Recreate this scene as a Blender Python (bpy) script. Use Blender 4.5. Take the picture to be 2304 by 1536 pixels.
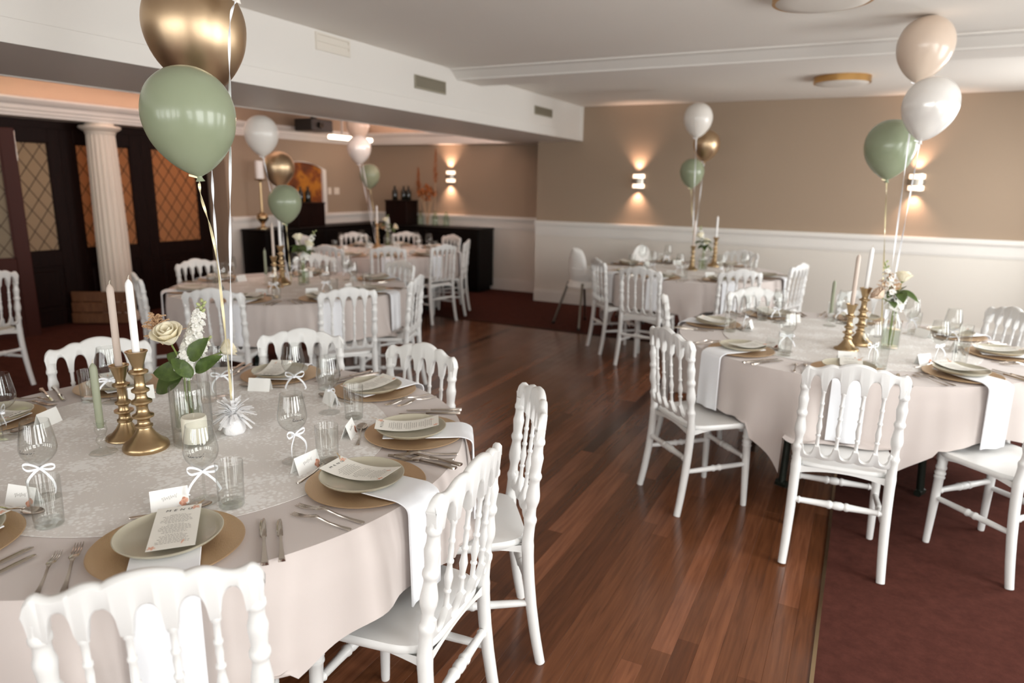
import bpy, math, random
from mathutils import Vector, Matrix
random.seed(7)
PI = math.pi
for o in list(bpy.data.objects):
    bpy.data.objects.remove(o, do_unlink=True)
SC = bpy.context.scene
COL = SC.collection

# ------------------------------------------------------------------ camera
FPX = 1536.0
CAM_H = 1.58
_y, _p, _r = math.radians(-26.82), math.radians(12.98), math.radians(1.0)
FW = Vector((math.sin(_y) * math.cos(_p), math.cos(_y) * math.cos(_p), -math.sin(_p)))
_rt = Vector((math.cos(_y), -math.sin(_y), 0))
_up = _rt.cross(FW)
RT = math.cos(_r) * _rt + math.sin(_r) * _up
UP = -math.sin(_r) * _rt + math.cos(_r) * _up
cam = bpy.data.cameras.new('camera')
cam.sensor_width = 36.0
cam.lens = 24.0
cam.dof.use_dof = True
cam.dof.focus_distance = 1.95
cam.dof.aperture_fstop = 2.2
cam.clip_start = 0.05
camo = bpy.data.objects.new('camera', cam)
COL.objects.link(camo)
camo.matrix_world = Matrix(((RT.x, UP.x, -FW.x, 0), (RT.y, UP.y, -FW.y, 0), (RT.z, UP.z, -FW.z, CAM_H), (0, 0, 0, 1)))
SC.camera = camo


def ray(x, y):
    return FW * FPX + RT * (x - 1152) - UP * (y - 768)


def at_z(x, y, z=0.0):              # photo pixel on a horizontal plane
    d = ray(x, y)
    t = (z - CAM_H) / d.z
    return Vector((d.x * t, d.y * t, z))


def at_depth(x, y, dep):
    d = ray(x, y) * (dep / FPX)
    return Vector((d.x, d.y, d.z + CAM_H))


# ------------------------------------------------------------------ world, exposure, daylight
SC.view_settings.view_transform = 'Standard'
SC.view_settings.look = 'None'
SC.view_settings.gamma = 1.0
SC.view_settings.exposure = 0.1
SC.view_settings.use_curve_mapping = False
SC.cycles.transparent_max_bounces = 40
SC.cycles.max_bounces = 14
SC.cycles.diffuse_bounces = 6
W = bpy.data.worlds.new('world')
SC.world = W
W.use_nodes = True
W.node_tree.nodes['Background'].inputs[0].default_value = (0.80, 0.90, 1.0, 1)
W.node_tree.nodes['Background'].inputs[1].default_value = 1.2
XR = 2.05      # right wall
YB = -4.3     # wall behind the camera


def area(name, loc, direction, sx, sy, power, color):
    l = bpy.data.lights.new(name, 'AREA')
    l.shape = 'RECTANGLE'
    l.size, l.size_y, l.energy, l.color = sx, sy, power, color
    o = bpy.data.objects.new(name, l)
    COL.objects.link(o)
    o.location = loc
    o.rotation_euler = Vector(direction).to_track_quat('-Z', 'Y').to_euler()
    return o


DAY = (1.0, 0.985, 0.965)
WIN_R = [(-1.6, 1.3), (0.5, 1.3), (2.4, 1.3), (4.4, 1.2), (7.0, 1.7)]       # (centre y, width) right wall
WIN_B = [(-4.5, .95), (-3.05, .95), (-1.6, .95), (-0.15, .95), (1.15, .95)]   # (centre x, width) wall behind
WZ0, WZ1 = 0.5, 2.3
for yc, w in WIN_R:
    area('daylight', (XR + .34, yc, (WZ0 + WZ1) / 2 + .05), (-1, .1, -.5), w * 1.0, 1.6, {-1.6: 66, .5: 88, 2.4: 84, 4.4: 62, 7.0: 120}[yc], DAY)
for xc, w in WIN_B:
    area('daylight', (xc, YB - .34, (WZ0 + WZ1) / 2 + .05), (0, 1, -.35), w * 1.0, 1.7, 62 if xc > -2.5 else 44, DAY)


# ------------------------------------------------------------------ materials
def lin(h):
    h = h.lstrip('#')
    v = [int(h[i:i + 2], 16) / 255 for i in (0, 2, 4)]
    return tuple(c / 12.92 if c <= .04045 else ((c + .055) / 1.055) ** 2.4 for c in v) + (1,)


MATS = {}


def pm(name, col, rough=.5, metal=0, spec=.5, coat=0, sheen=0, trans=0, sss=0, bump=None, emit=None):
    m = bpy.data.materials.new(name)
    m.use_nodes = True
    nt = m.node_tree
    b = nt.nodes['Principled BSDF']
    c = lin(col) if isinstance(col, str) else tuple(col) + (1,)
    b.inputs['Base Color'].default_value = c
    b.inputs['Roughness'].default_value = rough
    b.inputs['Metallic'].default_value = metal
    b.inputs['Specular IOR Level'].default_value = spec
    b.inputs['Coat Weight'].default_value = coat
    b.inputs['Sheen Weight'].default_value = sheen
    if sss:
        b.inputs['Subsurface Weight'].default_value = sss
        b.inputs['Subsurface Radius'].default_value = (.02, .02, .02)
        b.inputs['Subsurface Scale'].default_value = 1.0
    if emit:
        b.inputs['Emission Color'].default_value = tuple(emit[0]) + (1,)
        b.inputs['Emission Strength'].default_value = emit[1]
    if bump:
        sc, st, dist = bump[:3]
        t = nt.nodes.new('ShaderNodeTexNoise')
        t.inputs['Scale'].default_value = sc
        t.inputs['Detail'].default_value = 3
        g = nt.nodes.new('ShaderNodeNewGeometry')
        mp = nt.nodes.new('ShaderNodeMapping')
        mp.inputs['Scale'].default_value = bump[3] if len(bump) > 3 else (1, 1, 1)
        if len(bump) > 4:
            tc = nt.nodes.new('ShaderNodeTexCoord')
            nt.links.new(tc.outputs['Object'], mp.inputs[0])
        else:
            nt.links.new(g.outputs['Position'], mp.inputs[0])
        nt.links.new(mp.outputs[0], t.inputs['Vector'])
        bp = nt.nodes.new('ShaderNodeBump')
        bp.inputs['Strength'].default_value = st
        bp.inputs['Distance'].default_value = dist
        nt.links.new(t.outputs['Fac'], bp.inputs['Height'])
        nt.links.new(bp.outputs[0], b.inputs['Normal'])
    MATS[name] = m
    return m


def ramp_color(m, scale, cols, vec_scale=(1, 1, 1), detail=4, rough=.6, coord='pos', noise=None):
    """base colour from a noise ramp"""
    nt = m.node_tree
    b = nt.nodes['Principled BSDF']
    t = nt.nodes.new('ShaderNodeTexNoise')
    t.inputs['Scale'].default_value = scale
    t.inputs['Detail'].default_value = detail
    t.inputs['Roughness'].default_value = rough
    mp = nt.nodes.new('ShaderNodeMapping')
    mp.inputs['Scale'].default_value = vec_scale
    if coord == 'pos':
        g = nt.nodes.new('ShaderNodeNewGeometry')
        nt.links.new(g.outputs['Position'], mp.inputs[0])
    else:
        g = nt.nodes.new('ShaderNodeTexCoord')
        nt.links.new(g.outputs['Object'], mp.inputs[0])
    nt.links.new(mp.outputs[0], t.inputs['Vector'])
    r = nt.nodes.new('ShaderNodeValToRGB')
    el = r.color_ramp.elements
    while len(el) < len(cols):
        el.new(.5)
    for e, (p, c) in zip(el, cols):
        e.position = p
        e.color = lin(c)
    nt.links.new(t.outputs['Fac'], r.inputs[0])
    nt.links.new(r.outputs[0], b.inputs['Base Color'])
    return r, t


pm('chair_white', '#e0e0de', .34, spec=.45, coat=.1)
pm('cloth', '#c8beb9', .85, sheen=.3, spec=.15, bump=(900, .12, .002))
pm('napkin', '#eceef2', .85, spec=.15, sheen=.2)
pm('wall_taupe', '#9f8c79', .9, spec=.2, bump=(260, .08, .002))
pm('dado', '#dad4cb', .6, spec=.3)
pm('trim_white', '#dedad4', .5, spec=.4)
pm('ceiling', '#e8e3dc', .9, spec=.2)
pm('carpet', '#5a3530', .95, spec=.05, sheen=0, bump=(700, .5, .004))
ramp_color(MATS['carpet'], 14, [(.3, '#42251f'), (.7, '#58332b')], detail=8, rough=.8)
pm('brass', '#b89f7b', .3, 1, bump=(120, .06, .002))
pm('steel', '#c9c0b6', .2, 1)
pm('steel_grey', '#8f897f', .35, 1)
pm('charger', '#d2b48f', .33, .85, bump=(1.0, .55, .003, (120, 900, 120), 'obj'))
pm('plate', '#b3ad9a', .28, spec=.5, coat=.2)
pm('paper', '#ebe9e1', .8, spec=.15)
pm('card_paper', '#f1f1ee', .8, spec=.15)
pm('ink', '#8d8881', .8)
pm('ink_dark', '#2b2826', .7)
pm('peach', '#e3b39c', .8)
pm('peach_dark', '#c98f76', .8)
pm('gold_print', '#b99a6c', .5)
pm('candle_white', '#efeeec', .45, sss=.15)
pm('candle_blush', '#c6b6aa', .45, sss=.1)
pm('candle_green', '#8b8f79', .45, sss=.1)
pm('candle_ivory', '#efe9da', .5, sss=.25)
pm('wick', '#c9c1b2', .9)
pm('ribbon_white', '#eef0f4', .45, spec=.4)
pm('ribbon_gold', '#d9cda4', .3, .25)
pm('foil_white', '#f0f0f1', .3, spec=.6, bump=(180, .5, .004))
pm('rose', '#f1e9cf', .55, sss=.2, spec=.3)
pm('rose_blush', '#e6cfb8', .55, sss=.2, spec=.3)
pm('stock', '#f3f2ec', .55, sss=.2, spec=.3)
pm('bud', '#a9b07c', .6)
pm('leaf', '#5d7436', .45, spec=.45)
ramp_color(MATS['leaf'], 40, [(.3, '#37491f'), (.7, '#566a33')], coord='obj')
pm('stem', '#7c8b4c', .5)
pm('dried', '#c7a480', .8)
pm('dried_orange', '#9a5a2c', .8)
pm('balloon_green', '#8d967c', .26, spec=.45, coat=.15, sss=.1)
pm('balloon_gold', '#c8ae8e', .38, 1)
pm('balloon_white', '#e2ddd6', .3, spec=.5, coat=.2, sss=.1)
pm('balloon_pearl', '#e9e6e2', .22, .15, coat=.5)
pm('balloon_blush', '#d6c3b2', .28, spec=.5, coat=.25, sss=.1)
pm('dark_wood', '#2a130c', .5, spec=.12, bump=(6, .1, .002, (30, 30, 2)))
ramp_color(MATS['dark_wood'], 5, [(.3, '#120705'), (.7, '#200e09')], (12, 12, 1))
pm('mahogany', '#3c170e', .5, spec=.2)
pm('black_wood', '#0d0705', .5, spec=.15)
pm('brown_board', '#6e4426', .6)
ramp_color(MATS['brown_board'], 4, [(.3, '#5c351b'), (.7, '#7d5230')], (20, 2, 2))
pm('table_metal', '#20261f', .4, .4)
pm('table_board', '#b8a890', .7)
pm('lead', '#3a2a1e', .6, .3)
pm('vent_grey', '#97907f', .5, .2)
pm('vent_dark', '#5d5443', .7)
pm('vent_white', '#d9d2c7', .6)
pm('black_plastic', '#15120f', .4)
pm('bottle_dark', '#14140f', .12, spec=.6)
pm('highchair', '#f0efec', .35)
pm('lamp_gold', '#c49a62', .3, 1)
pm('lamp_white', '#d9d3cb', .5)
pm('sconce_metal', '#b8b1a6', .35, .8)
pm('sconce_glow', '#ffe9d2', .6, emit=((1.0, .74, .54), 2.4))
pm('bar_glow', '#ffe9d2', .6, emit=((1.0, .82, .66), 6.0))
pm('painting', '#7a4a20', .5)
ramp_color(MATS['painting'], 3.2, [(.3, '#2a130a'), (.45, '#7a3c12'), (.55, '#b9761f'), (.7, '#5a1f10')], detail=6)
pm('switch', '#ded4c6', .5)
pm('water', '#dfe4d4', .05)
pm('plaster_column', '#ddd2c4', .6, bump=(90, .15, .003))

# oak dance floor: tone from each board's own random value + fine grain
m = pm('floor_board', '#5d3019', .2, spec=.42)
nt = m.node_tree
b = nt.nodes['Principled BSDF']
oi = nt.nodes.new('ShaderNodeObjectInfo')
g = nt.nodes.new('ShaderNodeNewGeometry')
mp = nt.nodes.new('ShaderNodeMapping')
mp.inputs['Scale'].default_value = (38, 2.2, 1)
nt.links.new(g.outputs['Position'], mp.inputs[0])
n1 = nt.nodes.new('ShaderNodeTexNoise')
n1.inputs['Scale'].default_value = 1.6
n1.inputs['Detail'].default_value = 6
n1.inputs['Distortion'].default_value = .6
nt.links.new(mp.outputs[0], n1.inputs['Vector'])
r1 = nt.nodes.new('ShaderNodeValToRGB')
r1.color_ramp.elements[0].color = lin('#3a2012')
r1.color_ramp.elements[1].color = lin('#7d5038')
e = r1.color_ramp.elements.new(.12)
e.color = lin('#57331e')
e = r1.color_ramp.elements.new(.6)
e.color = lin('#6b432b')
nt.links.new(oi.outputs['Random'], r1.inputs[0])
r2 = nt.nodes.new('ShaderNodeValToRGB')
r2.color_ramp.elements[0].position = .3
r2.color_ramp.elements[0].color = (.62, .55, .5, 1)
r2.color_ramp.elements[1].position = .7
r2.color_ramp.elements[1].color = (1.25, 1.2, 1.15, 1)
nt.links.new(n1.outputs['Fac'], r2.inputs[0])
mx = nt.nodes.new('ShaderNodeMix')
mx.data_type = 'RGBA'
mx.blend_type = 'MULTIPLY'
mx.inputs['Factor'].default_value = .75
nt.links.new(r1.outputs[0], mx.inputs['A'])
nt.links.new(r2.outputs[0], mx.inputs['B'])
nt.links.new(mx.outputs['Result'], b.inputs['Base Color'])
n2 = nt.nodes.new('ShaderNodeTexNoise')
n2.inputs['Scale'].default_value = 5
n2.inputs['Detail'].default_value = 5
nt.links.new(g.outputs['Position'], n2.inputs['Vector'])
mr = nt.nodes.new('ShaderNodeMapRange')
mr.inputs['To Min'].default_value = .14
mr.inputs['To Max'].default_value = .30
nt.links.new(n2.outputs['Fac'], mr.inputs[0])
nt.links.new(mr.outputs[0], b.inputs['Roughness'])

# lace overlay: white floral thread over the beige cloth
m = pm('lace', '#d9d4cf', .85, spec=.15, bump=(420, .4, .003))
nt = m.node_tree
b = nt.nodes['Principled BSDF']
g = nt.nodes.new('ShaderNodeNewGeometry')
n0 = nt.nodes.new('ShaderNodeTexNoise')
n0.inputs['Scale'].default_value = 9
n0.inputs['Detail'].default_value = 3
nt.links.new(g.outputs['Position'], n0.inputs['Vector'])
vo = nt.nodes.new('ShaderNodeTexVoronoi')
vo.inputs['Scale'].default_value = 78
nt.links.new(g.outputs['Position'], vo.inputs['Vector'])
ad = nt.nodes.new('ShaderNodeMath')
ad.operation = 'MULTIPLY_ADD'
ad.inputs[1].default_value = -.55
nt.links.new(vo.outputs['Distance'], ad.inputs[0])
nt.links.new(n0.outputs['Fac'], ad.inputs[2])
rr = nt.nodes.new('ShaderNodeValToRGB')
rr.color_ramp.elements[0].position = .22
rr.color_ramp.elements[0].color = lin('#e2deda')
rr.color_ramp.elements[1].position = .36
rr.color_ramp.elements[1].color = lin('#f3f2f0')
nt.links.new(ad.outputs[0], rr.inputs[0])
nt.links.new(rr.outputs[0], b.inputs['Base Color'])


def glass(name, tint=(1, 1, 1), ior=1.5, rough=.0, density=1.0):
    """thin clear glass: see-through with true fresnel reflections"""
    m = bpy.data.materials.new(name)
    m.use_nodes = True
    nt = m.node_tree
    nt.nodes.clear()
    out = nt.nodes.new('ShaderNodeOutputMaterial')
    mix = nt.nodes.new('ShaderNodeMixShader')
    fr = nt.nodes.new('ShaderNodeFresnel')
    fr.inputs[0].default_value = ior
    ge = nt.nodes.new('ShaderNodeNewGeometry')
    mi = nt.nodes.new('ShaderNodeMix')
    mi.inputs['A'].default_value = ior
    mi.inputs['B'].default_value = 1 / ior
    nt.links.new(ge.outputs['Backfacing'], mi.inputs['Factor'])
    nt.links.new(mi.outputs['Result'], fr.inputs[0])
    tr = nt.nodes.new('ShaderNodeBsdfTransparent')
    tr.inputs[0].default_value = tuple(tint) + (1,)
    gl = nt.nodes.new('ShaderNodeBsdfGlossy')
    gl.inputs['Roughness'].default_value = rough
    nt.links.new(fr.outputs[0], mix.inputs[0])
    nt.links.new(tr.outputs[0], mix.inputs[1])
    nt.links.new(gl.outputs[0], mix.inputs[2])
    nt.links.new(mix.outputs[0], out.inputs[0])
    MATS[name] = m
    return m


glass('glass', (.97, .975, .97))
glass('glass_thick', (.97, .98, .97), 1.55)
glass('window_glass', (.97, .98, .98), 1.45)
glass('bottle_clear', (.86, .9, .84), 1.5)

# obscured leaded glass: light passes from behind, scattered
for nm, c in (('pane_amber', '#b98f68'), ('pane_grey', '#b5a68f')):
    m = bpy.data.materials.new(nm)
    m.use_nodes = True
    nt = m.node_tree
    nt.nodes.clear()
    out = nt.nodes.new('ShaderNodeOutputMaterial')
    mix = nt.nodes.new('ShaderNodeMixShader')
    mix.inputs[0].default_value = .45
    a = nt.nodes.new('ShaderNodeBsdfTranslucent')
    d = nt.nodes.new('ShaderNodeBsdfDiffuse')
    a.inputs[0].default_value = lin(c)
    d.inputs[0].default_value = lin(c)
    nt.links.new(a.outputs[0], mix.inputs[1])
    nt.links.new(d.outputs[0], mix.inputs[2])
    nt.links.new(mix.outputs[0], out.inputs[0])
    MATS[nm] = m


# ------------------------------------------------------------------ mesh builder
def catmull(P, n=4):
    out = []
    for i in range(len(P) - 1):
        p0 = P[max(i - 1, 0)]
        p1, p2 = P[i], P[i + 1]
        p3 = P[min(i + 2, len(P) - 1)]
        for k in range(n):
            t = k / n
            out.append(tuple(.5 * ((2 * b_) + (-a_ + c_) * t + (2 * a_ - 5 * b_ + 4 * c_ - d_) * t * t + (-a_ + 3 * b_ - 3 * c_ + d_) * t ** 3)
                             for a_, b_, c_, d_ in zip(p0, p1, p2, p3)))
    out.append(tuple(P[-1]))
    return out


def axis_m(p0, p1):
    p0, p1 = Vector(p0), Vector(p1)
    q = (p1 - p0).to_track_quat('Z', 'Y')
    return Matrix.Translation(p0) @ q.to_matrix().to_4x4(), (p1 - p0).length


class MB:
    def __init__(s):
        s.v, s.f = [], []

    def add(s, vs, fs, M=None):
        o = len(s.v)
        s.v += [tuple(M @ Vector(v)) if M else tuple(v) for v in vs]
        s.f += [tuple(i + o for i in f) for f in fs]
        return s

    def box(s, x0, x1, y0, y1, z0, z1, M=None):
        vs = [(x, y, z) for z in (z0, z1) for y in (y0, y1) for x in (x0, x1)]
        return s.add(vs, [(0, 2, 3, 1), (4, 5, 7, 6), (0, 1, 5, 4), (2, 6, 7, 3), (0, 4, 6, 2), (1, 3, 7, 5)], M)

    def bbox(s, x0, x1, y0, y1, z0, z1, b=.004, M=None):
        """box with chamfered edges"""
        prof = [(z0, b), (z0 + b, 0), (z1 - b, 0), (z1, b)]
        vs, fs = [], []
        for z, i in prof:
            vs += [(x0 + i + b, y0 + i, z), (x1 - i - b, y0 + i, z), (x1 - i, y0 + i + b, z), (x1 - i, y1 - i - b, z),
                   (x1 - i - b, y1 - i, z), (x0 + i + b, y1 - i, z), (x0 + i, y1 - i - b, z), (x0 + i, y0 + i + b, z)]
        for k in range(3):
            for j in range(8):
                a, b2 = k * 8 + j, k * 8 + (j + 1) % 8
                fs.append((a, b2, b2 + 8, a + 8))
        fs.append(tuple(range(7, -1, -1)))
        fs.append(tuple(range(24, 32)))
        return s.add(vs, fs, M)

    def lathe(s, prof, seg=20, M=None, a0=0, a1=2 * PI, flute=None):
        """prof: (r, z) pairs"""
        vs, fs = [], []
        full = abs(a1 - a0 - 2 * PI) < 1e-6
        n = seg if full else seg + 1
        for r, z in prof:
            for k in range(n):
                a = a0 + (a1 - a0) * k / seg
                rr = r * (flute(a) if flute else 1)
                vs.append((rr * math.cos(a), rr * math.sin(a), z))
        for i in range(len(prof) - 1):
            for k in range(seg):
                k2 = (k + 1) % n
                fs.append((i * n + k, i * n + k2, (i + 1) * n + k2, (i + 1) * n + k))
        if full:
            if prof[0][0] > 1e-5:
                fs.append(tuple(range(n - 1, -1, -1)))
            if prof[-1][0] > 1e-5:
                fs.append(tuple((len(prof) - 1) * n + k for k in range(n)))
        return s.add(vs, fs, M)

    def turn(s, p0, p1, prof, seg=12):
        """turned wood between two points; prof: (t, r)"""
        M, L = axis_m(p0, p1)
        return s.lathe([(r, t * L) for t, r in prof], seg, M)

    def tube(s, pts, rad, seg=10, caps=True, squash=None):
        pts = [Vector(p) for p in pts]
        n = len(pts)
        if not isinstance(rad, (list, tuple)):
            rad = [rad] * n
        T = [(pts[min(i + 1, n - 1)] - pts[max(i - 1, 0)]).normalized() for i in range(n)]
        N = T[0].orthogonal().normalized()
        vs, fs = [], []
        for i in range(n):
            if i:
                N = (N - T[i] * N.dot(T[i]))
                N = N.normalized() if N.length > 1e-6 else T[i].orthogonal().normalized()
            Bn = T[i].cross(N)
            for k in range(seg):
                a = 2 * PI * k / seg
                vs.append(pts[i] + (N * math.cos(a) + Bn * math.sin(a) * (squash or 1)) * rad[i])
        for i in range(n - 1):
            for k in range(seg):
                k2 = (k + 1) % seg
                fs.append((i * seg + k, i * seg + k2, (i + 1) * seg + k2, (i + 1) * seg + k))
        if caps:
            fs.append(tuple(range(seg - 1, -1, -1)))
            fs.append(tuple((n - 1) * seg + k for k in range(seg)))
        return s.add(vs, fs)

    def strip(s, pts, wid, thick=.0008):
        """flat band along pts; wid = side half vectors"""
        vs, fs = [], []
        n = len(pts)
        for i, (p, w) in enumerate(zip(pts, wid)):
            p, w = Vector(p), Vector(w)
            t = (Vector(pts[min(i + 1, n - 1)]) - Vector(pts[max(i - 1, 0)])).normalized()
            nn = t.cross(w).normalized() * (thick / 2)
            vs += [p - w - nn, p + w - nn, p + w + nn, p - w + nn]
        for i in range(n - 1):
            for k in range(4):
                k2 = (k + 1) % 4
                fs.append((i * 4 + k, i * 4 + k2, i * 4 + 4 + k2, i * 4 + 4 + k))
        fs += [(3, 2, 1, 0), tuple(4 * (n - 1) + k for k in range(4))]
        return s.add(vs, fs)

    def prism(s, poly, z0, z1, M=None):
        n = len(poly)
        vs = [(x, y, z0) for x, y in poly] + [(x, y, z1) for x, y in poly]
        fs = [tuple(range(n - 1, -1, -1)), tuple(range(n, 2 * n))]
        fs += [(k, (k + 1) % n, n + (k + 1) % n, n + k) for k in range(n)]
        return s.add(vs, fs, M)

    def rings(s, rings, close=True, cap=True, M=None):
        n = len(rings[0])
        vs = [v for r in rings for v in r]
        fs = []
        for i in range(len(rings) - 1):
            for k in range(n if close else n - 1):
                k2 = (k + 1) % n
                fs.append((i * n + k, i * n + k2, (i + 1) * n + k2, (i + 1) * n + k))
        if cap:
            fs.append(tuple(range(n - 1, -1, -1)))
            fs.append(tuple((len(rings) - 1) * n + k for k in range(n)))
        return s.add(vs, fs, M)

    def mesh(s, name, mat, smooth=40):
        me = bpy.data.meshes.new(name)
        me.from_pydata(s.v, [], s.f)
        me.validate()
        if smooth:
            me.shade_smooth()
            me.set_sharp_from_angle(angle=math.radians(smooth))
        me.materials.append(MATS[mat])
        return me


def ob(name, me, parent=None, loc=(0, 0, 0), rot=(0, 0, 0), scale=None):
    o = bpy.data.objects.new(name, me)
    COL.objects.link(o)
    o.parent = parent
    o.location = loc
    o.rotation_euler = rot
    if scale:
        o.scale = scale
    return o


def tag(o, label, cat, group=None):
    o['label'] = label
    o['category'] = cat
    if group:
        o['group'] = group
    return o


def thing(name, label, cat, loc=(0, 0, 0), rz=0, group=None):
    return tag(ob(name, None, None, loc, (0, 0, rz)), label, cat, group)


def struct(o, label=None):
    o['kind'] = 'structure'
    if label:
        o['label'] = label
    return o


KIDS = {}


def kids(o):
    if o.name not in KIDS:
        KIDS[o.name] = [c for c in COL.objects if c.parent == o]
    return KIDS[o.name]


def dup(root, loc, rz, label, group=None, scale=None):
    r = root.copy()
    COL.objects.link(r)
    r.location = loc
    r.rotation_euler = (0, 0, rz)
    if scale:
        r.scale = scale
    r['label'] = label
    if group:
        r['group'] = group
    for c in kids(root):
        d = c.copy()
        COL.objects.link(d)
        d.parent = r
        for g_ in kids(c):
            e_ = g_.copy()
            COL.objects.link(e_)
            e_.parent = d
    return r


class Proto:
    """first call moves the prototype itself, later calls copy it"""

    def __init__(s, root):
        s.root, s.used = root, False
        kids(root)
        for c in kids(root):
            kids(c)

    def put(s, loc, rz, label, group=None, scale=None):
        if not s.used:
            s.used = True
            r = s.root
            r.location = loc
            r.rotation_euler = (0, 0, rz)
            r['label'] = label
            if group:
                r['group'] = group
            if scale:
                r.scale = scale
            return r
        return dup(s.root, loc, rz, label, group, scale if scale else (1, 1, 1))


# ------------------------------------------------------------------ the room
ZC = 2.555      # main ceiling
YW = 8.56       # long wall with the sconces
YA = 9.18       # end wall of the side bay
XC = -3.99      # where the long wall steps back
XL = -7.30      # left wall of the side bay
XD = -7.65      # glazed door partition
XBM, XBL = -3.38, -4.45   # dropped beam
ZB = 2.135


def sbox(name, dims, mat, label=None, b=0):
    mb = MB()
    (mb.bbox(*dims, b) if b else mb.box(*dims))
    return struct(ob(name, mb.mesh(name, mat, 30)), label)


# floors
WX0, WX1, WY1 = -4.62, 0.02, 6.86
mb = MB()
mb.box(WX1, XR + .1, YB - .1, YW + .05, -.03, .005)
mb.box(-9.3, WX1, WY1, YA + .1, -.03, .005)
mb.box(-9.3, WX0, YB - .1, WY1, -.03, .005)
struct(ob('floor', mb.mesh('floor', 'carpet', 0)), 'dark maroon carpet round the wooden dance floor')
base = sbox('floor', (WX0, WX1, YB - .1, WY1, -.04, -.006), 'floor_board', 'glossy brown wooden dance floor')
PW = (WX1 - WX0) / 63
pm_cache = {}
for i in range(63):
    x = WX0 + PW * (i + .5)
    y = -1.6 - random.randint(0, 16) * .1
    while y < WY1 - .01:
        L = random.choice((1.5, 1.8, 2.1, 2.4, 2.8))
        if y + L > WY1 - .45:
            L = round(WY1 - y, 3)
        if y + L > -.5:
            if L not in pm_cache:
                h, k, g_ = PW / 2 - .0002, L / 2 - .0002, .0006
                me = MB().rings([[(-h, -k, -.006), (h, -k, -.006), (h, k, -.006), (-h, k, -.006)],
                                 [(-h, -k, -.0006), (h, -k, -.0006), (h, k, -.0006), (-h, k, -.0006)],
                                 [(-h + g_, -k + g_, 0), (h - g_, -k + g_, 0), (h - g_, k - g_, 0), (-h + g_, k - g_, 0)]]).mesh('floor_plank', 'floor_board', 0)
                pm_cache[L] = me
            ob('floor_plank', pm_cache[L], base, (x, y + L / 2, -random.random() * .0003))
        y += L
sbox('trim_1', (WX1 - .006, WX1 + .007, YB, WY1 + .006, -.01, .007), 'brass', 'thin metal strip between boards and carpet')
sbox('trim_2', (WX0, WX1, WY1 - .006, WY1 + .006, -.01, .007), 'dark_wood')

# ceiling, beam, tray
sbox('ceiling', (XBM, XR + .15, YB - .15, YW, ZC, ZC + .1), 'ceiling', 'plain off-white ceiling of the main room')
sbox('ceiling', (-9.3, XBL, YB - .15, YA + .15, 2.53, 2.63), 'ceiling', 'raised ceiling of the side bay lit pink from its cornice')
beam = sbox('beam', (XBL, XBM, YB, YA, ZB, ZC + .08), 'trim_white', 'wide dropped white beam with air vents')
ob('moulding', MB().box(XBM, XBM + .022, YB, YW, ZB - .002, ZB + .055).box(XBM, XBM + .012, YB, YW, ZB + .055, ZB + .075).box(XBM, XBM + .006, YB, YW, ZB + .105, ZB + .115).mesh('moulding', 'trim_white', 0), beam)
ob('soffit_lip', MB().box(XBL - .03, XBL, YB, YA - .2, ZB - .004, ZB + .05).mesh('soffit_lip', 'trim_white', 0), beam)
ob('end_block', MB().box(XBM, XBM + .024, YW - .03, YW, ZB, ZC).mesh('end_block', 'trim_white', 0), beam)
cb = sbox('cross_beam', (XBM, XR, 5.52, 5.93, 2.475, ZC + .05), 'ceiling', 'shallow cross beam with a crown moulding')
prof = [(5.40, ZC), (5.40, ZC - .012), (5.43, ZC - .02), (5.47, ZC - .05), (5.50, ZC - .072), (5.505, ZC - .085), (5.53, ZC - .085), (5.53, ZC)]
mbm = MB()
mbm.rings([[(x, y, z) for y, z in prof] for x in (XBM, XR)])
ob('crown_moulding', mbm.mesh('crown_moulding', 'trim_white', 20), cb)
# cornice of the tray
pr_ = [(0, 2.135), (.36, 2.135), (.36, 2.16), (.385, 2.165), (.385, 2.19), (.40, 2.20), (.40, 2.235), (.43, 2.255), (.45, 2.285), (.45, 2.305), (.42, 2.305), (.42, 2.27), (0, 2.27)]
struct(ob('trim_3', MB().rings([[(XD + d, y, z) for d, z in pr_] for y in (YB, YA)]).mesh('trim_3', 'trim_white', 20)), 'stepped white cornice above the glazed doors and left wall')
struct(ob('trim_4', MB().rings([[(x, YA - d * .6, z + .012) for d, z in pr_] for x in (XL, XBL)]).mesh('trim_4', 'trim_white', 20)), 'stepped cornice on the end wall of the bay')

# walls
WTK = .14


def wall_run(name, label, axis, face, a0, a1, sgn, z1, dado=True, tr=5):
    """solid wall whose visible face sits at `face`; thickness goes away from the room (sgn)"""
    def dims(off0, off1, z0, z1_):
        lo, hi = sorted((face + sgn * off0, face + sgn * off1))
        return (a0, a1, lo, hi, z0, z1_) if axis == 'x' else (lo, hi, a0, a1, z0, z1_)
    w = sbox(name, dims(0, WTK, 0, z1), 'wall_taupe', label)
    if dado:
        ob('dado_panel', MB().box(*dims(-.012, 0, 0, .93)).mesh('dado_panel', 'dado', 0), w)
        r = MB().box(*dims(-.022, 0, .915, .935)).box(*dims(-.03, 0, .935, 1.045)).box(*dims(-.045, 0, 1.045, 1.06)).box(*dims(-.06, 0, 1.06, 1.095)).box(*dims(-.04, 0, 1.095, 1.105))
        ob('dado_rail', r.mesh('dado_rail', 'trim_white', 0), w)
        r = MB().box(*dims(-.03, 0, 0, .15)).box(*dims(-.02, 0, .15, .175))
        ob('baseboard', r.mesh('baseboard', 'trim_white', 0), w)
    return w


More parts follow.
